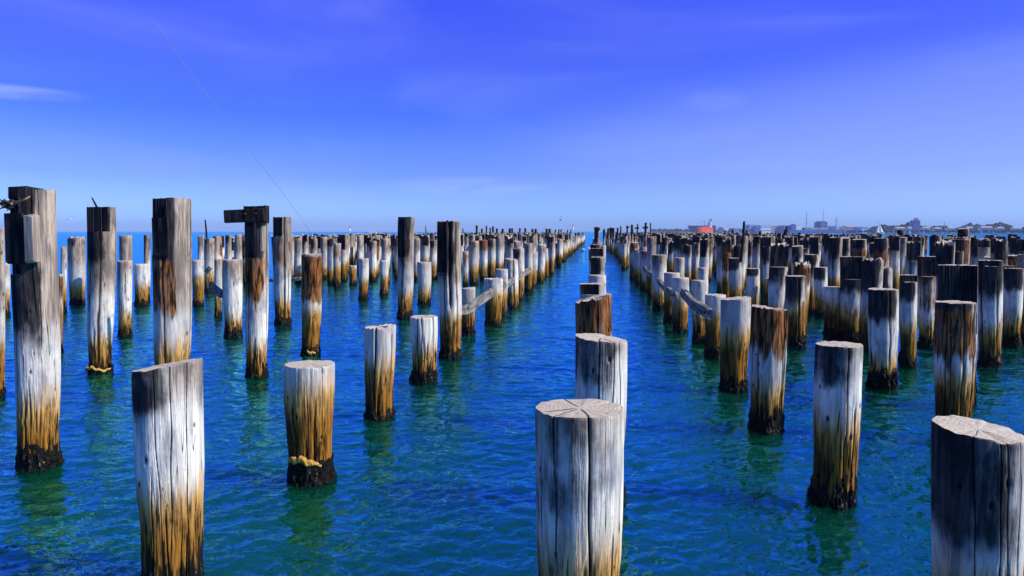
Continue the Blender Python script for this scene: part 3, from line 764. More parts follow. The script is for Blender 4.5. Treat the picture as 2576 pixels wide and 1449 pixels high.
# ------------------------------------------------------------------ beams lying along the rows
def plank(a, b, w, h, label, m='plank'):
    a = Vector(a); b = Vector(b); d = b - a; n = max(6, int(d.length * 4)); q = d.to_track_quat('Z', 'Y').to_matrix()
    up = Vector((0, 0, 1)); side = d.cross(up).normalized(); up = side.cross(d).normalized()
    rr = random.Random(int(abs(a.x * 100 + a.y * 37))); V = []; F = []
    for i in range(n + 1):
        u = i / n; c_ = d * u - up * .035 * math.sin(math.pi * u) + side * .015 * math.sin(u * 9)
        tw = .10 * math.sin(u * 4 + a.y)
        for (sx, sy) in ((-1, -1), (1, -1), (1, 1), (-1, 1)):
            e = (.82 if i in (0, n) else 1) ; sx2 = sx * h / 2 * rr.uniform(.90, 1.06) * e; sy2 = sy * w / 2 * rr.uniform(.93, 1.05) * e
            V.append(c_ + side * (sx2 * math.cos(tw) - sy2 * math.sin(tw)) + up * (sx2 * math.sin(tw) + sy2 * math.cos(tw)) + d.normalized() * (rr.uniform(-.05, .05) if i in (0, n) else 0))
    for i in range(n):
        for j in range(4): F.append((i * 4 + j, i * 4 + (j + 1) % 4, i * 4 + 4 + (j + 1) % 4, i * 4 + 4 + j))
    F += [(3, 2, 1, 0), tuple(n * 4 + j for j in range(4))]
    o = mk('timber_beam', V, F, M[m], None, a)
    for u in (.06, .94):
        c_ = d * u; mb = MB(); mb.tube([c_ + up * w * .1 + side * h * .45, c_ + up * w * .1 + side * h * .75], .022, 8); mb.build('bolt_head', M['rusty'], o)
        mb = MB(); mb.tube([c_ - side * h * .45, c_ - side * h * .75], .022, 8); mb.build('bolt_head', M['rusty'], o)
    return tag(o, label, 'beam', 'grey beams left between the piles')
plank((-2.62, 14.4, .93), (-2.68, 18.9, .95), .20, .10, 'grey beam running from the tall split pile back to the dished pale pile')
plank((-2.66, 20.5, .93), (-2.70, 32.0, .98), .20, .10, 'long grey beam farther along the left side of the channel')
plank((1.95, 12.9, 1.08), (1.98, 17.4, 1.10), .20, .10, 'grey diagonal-looking beam ending at the flat-topped right pile')
plank((1.92, 17.9, .95), (1.95, 24.2, .97), .18, .10, 'middle grey beam along the right side of the channel')
plank((1.95, 25.0, 1.0), (1.98, 31.0, 1.0), .18, .10, 'farthest grey beam along the right side of the channel')
a = at_y(529, 716, 16.6); b = at_y(568, 745, 16.5); plank(a, b, .18, .08, 'short tilted plank hanging left of the painted flat-topped pile')
a = at_y(675, 705, 20.5); b = at_y(760, 700, 20.5); plank(a, b, .10, .16, 'grey cross beam low behind the tall beamed pile')
a = at_y(506, 690, 25); b = at_y(530, 672, 25); plank(a, b, .14, .12, 'broken timber stub on the pile with the dark post')

# ------------------------------------------------------------------ the rest of the pier, row by row
rnd = random.Random(21)
ROWS = [0.0, -2.8, -5.75, -8.6, -11.3, -14.0, -16.6, -19.2, -21.8, 2.1, 4.46, 6.8, 9.2, 11.6, 14.0, 16.4, 18.8, 21.2, 23.6]
auto = []
def near_hand(x, y, d=.9):
    return any(abs(x - p[0]) < d and abs(y - p[1]) < d * 1.6 for p in PILES)
HALFL = [-4.3, -7.2, -10.0, -12.7, -15.3, -17.9]
HALF = [5.6, 8.0, 10.4, 12.8, 15.2, 17.6, 20.0, 22.4]
for X in ROWS + HALF + HALFL:
    y = {0.0: 31.0}.get(X, 0)
    left = X < -1
    y = 30.0 if X == 0.0 else (24 if X == -2.8 else 43 if X < -20 else 33 if X < -10 else 37 if left else (25 if X == 2.1 else 16.5 if X == 4.46 else 15 if X in HALF else 13.0))
    y += rnd.uniform(0, 1.2)
    while y < 172:
        x = X + rnd.gauss(0, .10); yy = y + rnd.gauss(0, .14)
        y += 2.42
        if X == 0.0 and rnd.random() < .30: continue
        if rnd.random() < (.10 if left else .04): continue
        if X in HALFL and (yy > 125 or rnd.random() < .22): continue
        if X in HALF and (rnd.random() < .18 or yy > 110): continue
        px = 1500 + x * FPX / yy
        if px < -60 or px > 2680: continue
        if near_hand(x, yy): continue
        if abs(X) in (2.8, 2.1): H = rnd.uniform(1.5, 1.95) if rnd.random() < .75 else rnd.uniform(2.1, 2.3)
        elif X == 0.0: H = rnd.uniform(1.5, 1.9)
        elif rnd.random() < .78: H = rnd.uniform(2.12, 2.33)
        else: H = rnd.uniform(1.3, 2.0)
        auto.append((x, yy, rnd.uniform(.15, .225), H, rnd.random()))
        if not left and X > 3 and yy < 60 and rnd.random() < .16:
            auto.append((x + rnd.choice((-1, 1)) * rnd.uniform(.5, .7), yy + rnd.uniform(-.3, .3), rnd.uniform(.15, .2), rnd.uniform(1.6, 2.3), rnd.random()))
for _ in range(150):              # the outer left corner stands thick with piles
    px = rnd.uniform(485, 1010); yy = rnd.uniform(38, 80); x = (px - 1500) / FPX * yy
    if x < -25 or any(abs(x - a_[0]) < .5 and abs(yy - a_[1]) < .8 for a_ in auto) or near_hand(x, yy): continue
    auto.append((x, yy, rnd.uniform(.16, .22), rnd.uniform(2.0, 2.33), rnd.random()))
# tall survivors on the skyline
SKY_L = [(1201, 567, 6.5, 96), (1213, 575, 6, 98), (1222, 568, 4.5, 100), (1234, 573, 5, 101), (1241, 570, 6, 103), (1249, 575, 6, 104), (1265, 576, 7, 105),
         (1281, 574, 6, 108), (1289, 574, 5.5, 108), (1308, 574, 5, 112), (1322, 574, 6, 114), (1340, 576, 7, 116), (1348, 576, 7, 118),
         (1375, 575, 6, 122), (1384, 575, 7, 122), (1398, 577, 4, 126), (1405, 576.5, 4, 128), (1412, 577, 4, 130), (1428, 578, 4, 134), (1435, 578, 3.5, 137),
         (1165, 574, 3, 85), (1071, 568, 3.0, 60)]
SKY_R = [(1520, 577, 6, 100), (1530, 574, 7, 96), (1538, 573, 7, 92), (1545, 573, 6, 92), (1554, 573, 5, 84), (1563, 569, 4.5, 76), (1579, 567.6, 4.5, 82), (1590, 565, 7, 74),
         (1602, 564, 4, 70), (1623, 560, 6, 62), (1637, 561, 3.6, 60),
         (1823, 579, 6, 70), (1843, 579, 7, 66), (1880, 578.5, 6, 64), (1911, 581, 8, 60), (2270, 579, 16, 50), (2425, 575, 25, 33)]
for i, (px, py, w, Y) in enumerate(SKY_L + SKY_R):
    t = at_y(px, py, Y); auto.append((t.x, Y, w / 2 * pxsize(t), t.z, rnd.random(), 'tall'))

def auto_kw(a, ns):
    x, y, r, H, sd = a[:5]; rr = random.Random(int(sd * 1e6))
    tall = len(a) > 5
    kw = {}
    kw['dark'] = (rr.uniform(.8, 1.4), rr.uniform(.4, 1.2)) if (x > 3 and rr.random() < .88) else (rr.uniform(.5, 1.3), rr.uniform(.3, .7)) if H > 2 else (rr.uniform(0, .5), .3)
    if tall: kw['dark'] = (1.2, 1.5)
    look = 'grey timber'
    if H > 2.05 and rr.random() < (.62 if x > 0 else .65) and not tall:
        kw['notch'] = (rr.choice((.3, .4, .55, .75)), rr.choice((-.1, -.3, -.45)), rr.choice((2.0, .6, .75, .2)) )
        look = 'dark-faced notched'
    elif H < 1.95: look = 'short pale'
    elif kw['dark'][0] > .9: look = 'black-topped'
    if rr.random() < .12: kw['bark'] = (rr.uniform(1, 1.4), rr.uniform(1.6, 2.2), rr.uniform(.6, 1)); look = 'rusty-brown'
    kw['slope'] = (rr.gauss(0, .06), rr.gauss(0, .05)); kw['waist'] = rr.uniform(.03, .10)
    if tall: look = 'tall dark'
    if ns >= 32 and rr.random() < .5: kw['cracks'] = rc(int(sd * 1e5), 2, H, .06, .05)
    kw['jag'] = rr.choice((0, .02, .06, .12))
    kw['lean'] = (rr.gauss(0, .045), rr.gauss(0, .045))
    return kw, look
auto.sort(key=lambda a: (a[1] if len(a) == 5 else a[1] * .55))
N_IND = 300 - len(PILES)
for a in auto[:N_IND]:
    x, y, r, H, sd = a[:5]
    ns, nz = (40, 26) if y < 30 else (20, 14)
    kw, look = auto_kw(a, ns)
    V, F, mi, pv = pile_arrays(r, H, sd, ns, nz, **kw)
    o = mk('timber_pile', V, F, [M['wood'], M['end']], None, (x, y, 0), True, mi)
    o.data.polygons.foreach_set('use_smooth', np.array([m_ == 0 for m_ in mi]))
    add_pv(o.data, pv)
    if kw.get('notch'): mark_sharp(o.data)
    tag(o, None, 'pile', 'weathered timber piles of the old pier')
    RECS.append([o, x, y, look, None])
VV = []; FF = []; MI = []; PV = []; n0 = 0
for a in auto[N_IND:]:
    x, y, r, H, sd = a[:5]
    kw, look = auto_kw(a, 12)
    V, F, mi, pv = pile_arrays(r, H, sd, 12, 8, **kw)
    V = V + np.array([x, y, 0]); VV.append(V); PV.append(pv); MI += mi
    FF += [tuple(i + n0 for i in f) for f in F]; n0 += len(V)
far = mk('far_piles', np.vstack(VV), FF, [M['wood'], M['end']], None, (0, 0, 0), True, MI)
add_pv(far.data, np.vstack(PV)); mark_sharp(far.data)
tag(far, 'mass of small distant piles filling the pier out to the horizon', 'piles', None, 'stuff')

# labels that tell the piles apart: their look, their row and their place along it
ORD = ['', 'first', 'second', 'third', 'fourth', 'fifth', 'sixth', 'seventh', 'eighth', 'ninth', 'tenth']
def ordn(n):
    if n <= 10: return ORD[n]
    return '%d%s' % (n, 'th' if 10 < n % 100 < 14 else {1: 'st', 2: 'nd', 3: 'rd'}.get(n % 10, 'th'))
rows = {}
for rec in RECS:
    X = min(ROWS, key=lambda q: abs(q - rec[1])); rows.setdefault(X, []).append(rec)
lefts = sorted([q for q in ROWS if q < -1], reverse=True); rights = sorted([q for q in ROWS if q > 1])
for X, lst in rows.items():
    lst.sort(key=lambda q: q[2])
    rn = 'middle row standing in the channel' if X == 0 else ('%s row left of the channel' % ordn(lefts.index(X) + 1)) if X < 0 else ('%s row right of the channel' % ordn(rights.index(X) + 1))
    for i, rec in enumerate(lst):
        if rec[4] is None:
            rec[0]['label'] = '%s pile, %s from the viewer in the %s' % (rec[3], ordn(i + 1), rn)
for rec in RECS:
    for q in ('_r', '_h'):
        if q in rec[0]: del rec[0][q]

# crossbars left on four of the skyline posts
for i, (px, py, Y, w) in enumerate(((1579, 572, 82, 9), (1602, 574, 70, 11), (1623, 573, 62, 14), (1502, 577, 46, 15))):
    c_ = at_y(px, py, Y); s_ = pxsize(c_); mb = MB(); mb.beam(Vector((-w / 2 * s_, -.16, 0)), Vector((w / 2 * s_, -.16, .02)), .10, .14, .01)
    o = mb.build('cross_piece', M['dark_timber'], None, c_)
    tag(o, ['dark cross piece on the leftmost of three skyline posts', 'thin cross piece on the middle of three skyline posts', 'thick cross piece on the tallest skyline post right of the channel', 'dark cross piece on the far pile in mid-channel'][i], 'beam')

# ------------------------------------------------------------------ far shore
def flat(name, c, rough=.8, emis=None):
    return noisy(name, tuple(x * .85 for x in c), c, .08, rough, (1, 1, 1), 0, 0)
M['bwhite'] = flat('white_cladding', (.82, .82, .82)); M['bpink'] = flat('pale_cladding', (.68, .60, .62)); M['bblue'] = flat('blue_grey_wall', (.20, .22, .42))
M['bgrey'] = flat('grey_wall', (.52, .53, .62)); M['glassd'] = flat('dark_window', (.10, .12, .18), .3); M['roofm'] = flat('roof_sheet', (.42, .40, .40))
M['navy'] = flat('navy_hull_paint', (.010, .02, .10), .4); M['orange'] = flat('orange_hull_paint', (.80, .085, .01), .4); M['shipw'] = flat('ship_white_paint', (.75, .75, .75), .4)
M['tree'] = noisy('far_foliage', (.010, .03, .022), (.04, .07, .035), .25, .9, (1, 1, 1), 0, 0)
M['land'] = noisy('shore_ground', (.05, .055, .045), (.10, .10, .08), .05, .9)
M['tank'] = flat('storage_tank', (.10, .12, .25)); M['sail'] = flat('sail_cloth', (.82, .82, .80)); M['mast'] = flat('mast_paint', (.30, .30, .36))
M['red'] = flat('red_marker', (.55, .04, .03)); M['gull'] = noisy('gull_feathers', (.60, .60, .62), (.85, .85, .85), 12, .8); M['blackbird'] = noisy('cormorant_feathers', (.008, .008, .01), (.03, .03, .03), 20, .6)
M['gullwing'] = noisy('gull_wing_tip', (.05, .05, .06), (.2, .2, .22), 12, .8)

D = 1500.0        # how far the shore lies
def gp(px, d): 
    q = ray(px, 582.0); q = q / math.hypot(q.x, q.y); return Vector((q.x * d, q.y * d, 0))
# a low land strip that rises from the water, one sheet with real width
def land():
    pts = [(1640, 1.2), (1735, 1.5), (1880, 1.0), (2100, 1.0), (2300, 1.0), (2600, 1.0), (2760, 1.0)]
    V = []; F = []
    n = 120
    for i in range(n):
        px = 1640 + (2800 - 1640) * i / (n - 1)
        d0 = D * (1.45 if px < 1870 else 1.0) * (1 + .01 * math.sin(px * .05))
        for k_, (dd, h) in enumerate(((0, -1.0), (4, .9), (60, 2.0), (500, 3.0), (900, -2.0))):
            p = gp(px, d0 + dd); V.append((p.x, p.y, h))
    for i in range(n - 1):
        for k_ in range(4): F.append((i * 5 + k_, i * 5 + 5 + k_, i * 5 + 6 + k_, i * 5 + 1 + k_))
    tag(mk('far_shore', V, F, M['land']), kind='structure')
land()
def bldg(px0, px1, ytop, d, m, label, cat='building', name='warehouse', roof='flat', win=0, deep=30, base=0.5, group=None):
    a, b = gp(px0, d), gp(px1, d); c_ = (a + b) / 2; w = (b - a).length * .80
    hgt = (582 - ytop) * .88 * pxsize(gp((px0 + px1) / 2, d) + Vector((0, 0, EYE))) + EYE
    root = bpy.data.objects.new(name, None); COL.objects.link(root); root.location = (c_.x, c_.y, base)
    ang = math.atan2((b - a).y, (b - a).x) + .42; root.rotation_euler = (0, 0, ang)
    H = hgt - base; mb = MB()
    mb.box((0, deep / 2, H / 2 - .5), (w, deep, H + 1)); mb.build('wall', m, root)
    mb = MB()
    if roof == 'gable':
        e = .06 * w + .6; V = [(-w / 2 - .3, -.3, H), (w / 2 + .3, -.3, H), (w / 2 + .3, deep + .3, H), (-w / 2 - .3, deep + .3, H), (-w / 2 - .3, deep / 2, H + 2.2), (w / 2 + .3, deep / 2, H + 2.2)]
        mb.add(V, [(0, 1, 5, 4), (2, 3, 4, 5), (0, 4, 3), (1, 2, 5), (0, 3, 2, 1)])
    else:
        mb.box((0, deep / 2, H + .22), (w + .5, deep + .5, .4))
    mb.build('roof', M['roofm'], root)
    if win:
        rws, cls = win; sw, sh = w / cls, H / rws
        for r_ in range(rws):
            for c2 in range(cls):
                mb = MB(); mb.box((-w / 2 + sw * (c2 + .5), -.08, sh * (r_ + .55)), (sw * .45, .3, sh * .30))
                mb.build('window', M['glassd'], root)
    tag(root, label, cat, group)
    return root
G = 'buildings along the far shore'
bldg(1819, 1835, 572.5, D, M['bwhite'], 'small white shed left of the black leaning rail', group=G, roof='gable')
bldg(1846, 1862, 574, D * .99, M['bblue'], 'small dark blue shed just left of the black leaning rail', group=G)
bldg(1881, 1907, 563.5, D, M['bgrey'], 'pale lavender block right of the black leaning rail', group=G, win=(2, 5))
bldg(1909, 1944, 565.5, D * .985, M['bwhite'], 'long white warehouse with beige front on the far shore', group=G, win=(2, 7))
bldg(1945, 1966, 567, D, M['bgrey'], 'lavender block right of the long white warehouse', group=G, win=(3, 4))
bldg(1967, 2000, 566, D * .99, M['bblue'], 'violet-blue block with dark windows left of the bright white hall', group=G, win=(2, 4))
bldg(2001, 2016, 563.5, D * .98, M['bwhite'], 'bright white hall in the middle of the far shore', group=G, roof='gable', name='hall')
bldg(2032, 2095, 572, D, M['bpink'], 'long low pinkish shed under the blue tower block', group=G, win=(1, 12), name='shed')
bldg(2062, 2084, 556, D * 1.02, M['bblue'], 'stepped blue block rising behind the low pinkish shed', group=G, win=(4, 5), name='office_block')
bldg(2067, 2079, 553.5, D * 1.03, M['bblue'], 'narrow blue penthouse above the stepped blue block', group=G, name='office_block')
bldg(2098, 2106, 567, D, M['bwhite'], 'pale silo building right of the low pinkish shed', group=G, name='silo')
bldg(2108, 2116, 569, D * 1.01, M['bgrey'], 'grey silo building beside the pale one', group=G, name='silo')
bldg(2128, 2160, 569, D, M['bpink'], 'pinkish low building left of the sailing boat', group=G, win=(2, 6), roof='gable', name='house_row')
bldg(2163, 2188, 570, D * .99, M['bwhite'], 'white low building just left of the sailing boat', group=G, win=(2, 5), name='house_row')
tw = bldg(2297, 2317, 551, D, M['bblue'], 'tall square apartment tower on the far shore', group=G, win=(8, 5), name='apartment_tower', deep=18)
mb = MB(); tz = (582 - 551) * .88 * pxsize(gp(2307, D) + Vector((0, 0, EYE))) + EYE - .1; mb.box((1.0, 8, tz + 1.9), (5, 6, 4)); mb.build('lift_housing', M['bblue'], tw)
for (x0, x1, yt, m_, lb) in ((2250, 2282, 573, 'bpink', 'low pale terrace left of the apartment tower'), (2284, 2296, 572, 'bwhite', 'white low house at the tower foot'), (2320, 2345, 572.5, 'bwhite', 'white low building right of the apartment tower'),
        (2350, 2372, 574, 'bgrey', 'grey low house among trees right of the tower'), (2385, 2400, 573, 'bwhite', 'small white house behind the pier block'), (2430, 2452, 572, 'bgrey', 'grey house right of the raised dark pile'),
        (2464, 2502, 571, 'bwhite', 'long white roofed building toward the right border'), (2508, 2530, 573, 'bpink', 'pinkish house near the right border'), (2545, 2575, 573, 'bwhite', 'white house at the right border')):
    bldg(x0, x1, yt, D * .985, M[m_], lb, group=G, roof='gable', win=(1, 4), name='house', deep=12)
def mast(px, yt, yb_, d, w, label, cross=0):
    p = gp(px, d); s = pxsize(p + Vector((0, 0, EYE))); h = (582 - yt) * s + EYE; mb = MB()
    mb.tube([(0, 0, 0), (0, 0, h * .6), (0, 0, h)], [w, w * .7, w * .35], 6)
    root = mb.build('lattice_mast', M['mast'], None, (p.x, p.y, 1))
    mb = MB()
    for i in range(3): mb.box((0, 0, h * (.45 + .18 * i)), (w * 5, w, w))
    mb.build('crossarm', M['mast'], root)
    tag(root, label, 'mast', 'masts on the far shore')
mast(2028, 532, 575, D, .8, 'slender mast right of the bright white hall')
mast(2070, 526, 556, D, .55, 'highest thin mast above the stepped blue block')
mast(2103, 545, 575, D, .8, 'thin mast right of the stepped blue block')
mast(2375, 557, 575, D, .6, 'lone short mast right of the apartment tower')
mb = MB(); p = gp(2022.5, D * .97)
V = [(0, 0, 0)]
mb.tube([(0, 0, 0), (0, 0, 8.2), (0, 0, 9.0)], [3.4, 3.4, 2.2], 20)
o = mb.build('storage_tank', M['tank'], None, (p.x, p.y, .5)); tag(o, 'round dark blue storage tank right of the bright white hall', 'tank')
# tree belt
def treeline():
    rr = random.Random(8); V = []; F = []
    ico = []
    def clump(c, r, h):
        n = len(V); a, b = 7, 5; o_ = rr.uniform(0, 6)
        for i in range(b + 1):
            ph = math.pi * i / b
            for j in range(a):
                th = 2 * math.pi * j / a + o_
                k_ = rr.uniform(.72, 1.2)
                V.append((c.x + r * k_ * math.sin(ph) * math.cos(th), c.y + r * k_ * math.sin(ph) * math.sin(th), h * .55 + h * .5 * k_ * math.cos(ph)))
        for i in range(b):
            for j in range(a):
                l = (j + 1) % a; F.append((n + i * a + j, n + i * a + l, n + i * a + a + l, n + i * a + a + j))
    px = 2188
    while px < 2790:
        d = D * rr.uniform(1.03, 1.12); env = 1 + .25 * math.sin(px * .031) + .2 * math.sin(px * .083)
        clump(gp(px, d), rr.uniform(4, 8), rr.uniform(10, 14) * env); px += rr.uniform(1.0, 4.0)
    px = 2120
    while px < 2790:
        clump(gp(px, D * rr.uniform(.975, .98)), rr.uniform(2, 4), rr.uniform(3, 6.5)); px += rr.uniform(3, 14)
    px = 1640
    while px < 1880:
        clump(gp(px, D * 1.5), rr.uniform(5, 9), rr.uniform(6, 11)); px += rr.uniform(3, 6)
    tag(mk('tree_belt', V, F, M['tree']), 'blue-green belt of distant trees along the far shore', 'trees', None, 'stuff')
treeline()
# wharf with its stubs under the low pink shed
mb = MB(); a, b = gp(1985, D * .965), gp(2120, D * .965); mb.beam(a + Vector((0, 0, 2.2)), b + Vector((0, 0, 2.2)), 1.0, 6, 0)
wh = mb.build('wharf', M['bgrey']); wh.data.transform(Matrix.Translation(-a)); wh.location = a; tag(wh, 'long low wharf along the waterline of the far shore', 'wharf')
mb = MB()
for i in range(28):
    p = a.lerp(b, i / 27) - a; mb.tube([p + Vector((0, 0, -1)), p + Vector((0, 0, 2))], .5, 6)
w2_ = mb.build('wharf_stubs', M['glassd'], wh)

# cargo ship
def ship():
    d = 2000; p = gp(1766, d); s = pxsize(p + Vector((0, 0, EYE)))
    root = bpy.data.objects.new('cargo_ship', None); COL.objects.link(root); root.location = p
    t = gp(1800, d) - gp(1735, d); root.rotation_euler = (0, 0, math.atan2(t.y, t.x) + .30)
    L = 66 * s
    def hull(x0, x1, z0, z1, wid, m, name, rake=.1):
        n = 14; V = []; F = []
        for i in range(n):
            u = i / (n - 1); x = x0 + (x1 - x0) * u
            bw = wid * min(1, (u / .18) ** .6 if u < .18 else 1) * (1 if u < .92 else .85); bw = max(bw, .4)
            for (zz, q) in ((z0, .8), ((z0 + z1) / 2, .96), (z1, 1)):
                xx = x - (rake * (zz - z0) if u < .1 else 0)
                V += [(xx, -bw / 2 * q, zz), (xx, bw / 2 * q, zz)]
        for i in range(n - 1):
            o_ = i * 6; q = o_ + 6
            for k_ in (0, 2): F += [(o_ + k_, q + k_, q + k_ + 2, o_ + k_ + 2), (o_ + k_ + 1, o_ + k_ + 3, q + k_ + 3, q + k_ + 1)]
            F += [(o_ + 4, q + 4, q + 5, o_ + 5)]
        F += [(0, 2, 4, 5, 3, 1), tuple((n - 1) * 6 + i for i in (0, 1, 3, 5, 4, 2))]
        mk(name, V, F, M[m], root)
    hull(-L / 2, L / 2, 5.5, 17.5, 18, 'navy', 'hull', .35)
    hull(-L / 2 + .5, L / 2 - .5, -2, 5.2, 17.4, 'navy', 'lower_hull', .1)
    mb = MB(); mb.box((L * .33, 0, 21), (L * .16, 15, 8)); mb.box((L * .34, 0, 27.5), (L * .11, 13, 5)); mb.build('superstructure', M['shipw'], root)
    mb = MB(); mb.box((L * .34, 0, 32.2), (4, 4, 4)); mb.build('funnel', M['navy'], root)
    mb = MB(); mb.tube([(L * .28, 0, 29), (L * .28, 0, 38)], .5, 6); mb.tube([(L * .10, 0, 17), (L * .10, 0, 30)], .8, 6); mb.tube([(L * .10, 0, 27), (-L * .05, 0, 30)], .5, 6); mb.build('mast', M['mast'], root)
    tag(root, 'large navy-hulled cargo ship moored at the left end of the far shore', 'ship')
    # orange barge in front
    r2 = bpy.data.objects.new('orange_barge', None); COL.objects.link(r2); q = gp(1772, 1700); r2.location = q; r2.rotation_euler = (0, 0, root.rotation_euler[2] + .45)
    s2 = pxsize(q + Vector((0, 0, EYE))); L2 = 46 * s2
    V = []; F = []; n = 12
    for i in range(n):
        u = i / (n - 1); x = -L2 / 2 + L2 * u; zt = 8.0 + 5 * smooth(np.array(u), 0, .35) - 2.5 * smooth(np.array(u), .7, 1.0); bw = 12 * (.5 + .5 * min(1, u / .15))
        V += [(x, -bw / 2, -1), (x, -bw / 2, float(zt)), (x, bw / 2, float(zt)), (x, bw / 2, -1)]
    for i in range(n - 1):
        for k_ in range(3): F.append((i * 4 + k_, i * 4 + 4 + k_, i * 4 + 5 + k_, i * 4 + k_ + 1))
    F += [(0, 1, 2, 3), tuple((n - 1) * 4 + k_ for k_ in (3, 2, 1, 0))]
    mk('hull', V, F, M['orange'], r2)
    mb = MB(); mb.box((L2 * .40, 0, 12.5), (L2 * .12, 7, 5)); mb.build('wheelhouse', M['shipw'], r2)
    tag(r2, 'bright orange barge lying against the navy ship', 'barge')
ship()
# sailing boat
def sailboat():
    d = 760; p = gp(2212, d); s = pxsize(p + Vector((0, 0, EYE)))
    root = bpy.data.objects.new('sailing_boat', None); COL.objects.link(root); root.location = p
    t = gp(2220, d) - gp(2200, d); root.rotation_euler = (0, 0, math.atan2(t.y, t.x) + .5)
    L = 26 * s; V = []; F = []; n = 11
    for i in range(n):
        u = i / (n - 1); x = -L / 2 + L * u; bw = 2.6 * math.sin(math.pi * min(1, .12 + u * .75)) ** .7 * (1 if u > .03 else .5) if u < .98 else .3
        V += [(x, -bw / 2, 1.2 + .3 * u), (x, 0, -.4), (x, bw / 2, 1.2 + .3 * u)]
    for i in range(n - 1):
        o_ = i * 3; F += [(o_, o_ + 1, o_ + 4, o_ + 3), (o_ + 1, o_ + 2, o_ + 5, o_ + 4), (o_, o_ + 3, o_ + 5, o_ + 2)]
    F += [(0, 2, 1), (n * 3 - 3, n * 3 - 2, n * 3 - 1)]
    mk('hull', V, F, M['shipw'], root)
    Hm = 30 * s + EYE - 1
    mb = MB(); mb.tube([(0, 0, 1), (0, 0, Hm)], .09, 6); mb.tube([(0, 0, 2), (-L * .38, 0, 2)], .07, 6); mb.build('mast', M['mast'], root)
    def sail(name, pts):
        V = []; F = []; n = 8
        a, b, c_ = [Vector(q) for q in pts]     # tack, clew, head
        for i in range(n + 1):
            u = i / n
            for j in range(n + 1):
                v = j / n; q = a.lerp(c_, u).lerp(b.lerp(c_, u), v); q.y -= .5 * math.sin(math.pi * v) * (1 - u)
                V.append(q)
        m_ = n + 1; V2 = V + [q + Vector((0, .03, 0)) for q in V]; k_ = len(V)
        for i in range(n):
            for j in range(n):
                F.append((i * m_ + j, i * m_ + j + 1, (i + 1) * m_ + j + 1, (i + 1) * m_ + j)); F.append(tuple(k_ + x for x in F[-1][::-1]))
        mk(name, V2, F, M['sail'], root, smoothf=True)
    sail('mainsail', ((-.1, 0, 2.1), (-L * .38, 0, 2.1), (-.1, 0, Hm * .78)))
    sail('jib', ((L * .42, 0, 1.8), (.2, 0, 2.0), (.15, 0, Hm * .72)))
    mb = MB(); mb.box((-.6, 0, 1.75), (2.6, 1.5, .6), None, .1); mb.build('cabin', M['shipw'], root)
    tag(root, 'small white sailing boat before the far shore', 'boat')
sailboat()
# motor yacht beyond the left piles
def yacht():
    d = 330; p = gp(936, d); s = pxsize(p + Vector((0, 0, EYE))); root = bpy.data.objects.new('motor_yacht', None); COL.objects.link(root); root.location = p
    t = gp(950, d) - gp(920, d); root.rotation_euler = (0, 0, math.atan2(t.y, t.x)); L = 36 * s; V = []; F = []; n = 10
    for i in range(n):
        u = i / (n - 1); x = -L / 2 + L * u; bw = 2.4 * min(1, (u / .3 + .05)) ; V += [(x, -bw / 2, 1.3), (x, -bw * .3, -.3), (x, bw * .3, -.3), (x, bw / 2, 1.3)]
    for i in range(n - 1):
        for k_ in range(4): F.append((i * 4 + k_, i * 4 + (k_ + 1) % 4, i * 4 + 4 + (k_ + 1) % 4, i * 4 + 4 + k_))
    F += [(0, 3, 2, 1), tuple((n - 1) * 4 + k_ for k_ in range(4))]
    mk('hull', V, F, M['shipw'], root)
    mb = MB(); mb.box((.3, 0, 1.75), (L * .55, 1.8, .95), None, .15); mb.build('cabin', M['shipw'], root)
    mb = MB(); mb.box((.3, -.93, 1.85), (L * .45, .05, .3)); mb.build('window', M['glassd'], root)
    tag(root, 'low white motor yacht showing above the left piles near the horizon', 'boat')
yacht()
# channel markers
def marker(px, yt, d, label, kind):
    p = gp(px, d); s = pxsize(p + Vector((0, 0, EYE))); h = (582 - yt) * s + EYE
    root = bpy.data.objects.new('channel_marker', None); COL.objects.link(root); root.location = p
    mb = MB(); mb.tube([(0, 0, -1), (0, 0, h)], max(.10, .45 * s), 8); mb.build('pole', M['shipw'] if kind != 'plain' else M['mast'], root)
    mb = MB()
    if kind == 'blue':
        mb.box((0, 0, h - 7.5 * s), (5 * s, .3, 3 * s)); mb.build('board', M['tank'], root)
        mb = MB(); mb.tube([(0, 0, h - s), (0, 0, h + s)], s * 1.0, 8); mb.build('lamp', M['rusty'], root)
    else:
        mb.tube([(0, 0, h - 1.5 * s), (0, 0, h), (0, 0, h + 1.5 * s)], [1.4 * s, 2 * s, .8 * s], 10); mb.build('topmark', M['red'], root)
        mb = MB(); mb.tube([(0, 0, h - 9 * s), (0, 0, h - 4 * s)], [3 * s, 1.5 * s], 8); mb.build('cage', M['shipw'], root)
    tag(root, label, 'marker', 'channel markers beyond the pier')
marker(1410, 546, 300, 'tall channel marker with a blue board left of the channel end', 'blue')
marker(1441, 567, 300, 'short channel marker with a red top left of the channel end', 'red')
marker(880, 571, 330, 'small channel marker with dark red ball over the left piles', 'red')

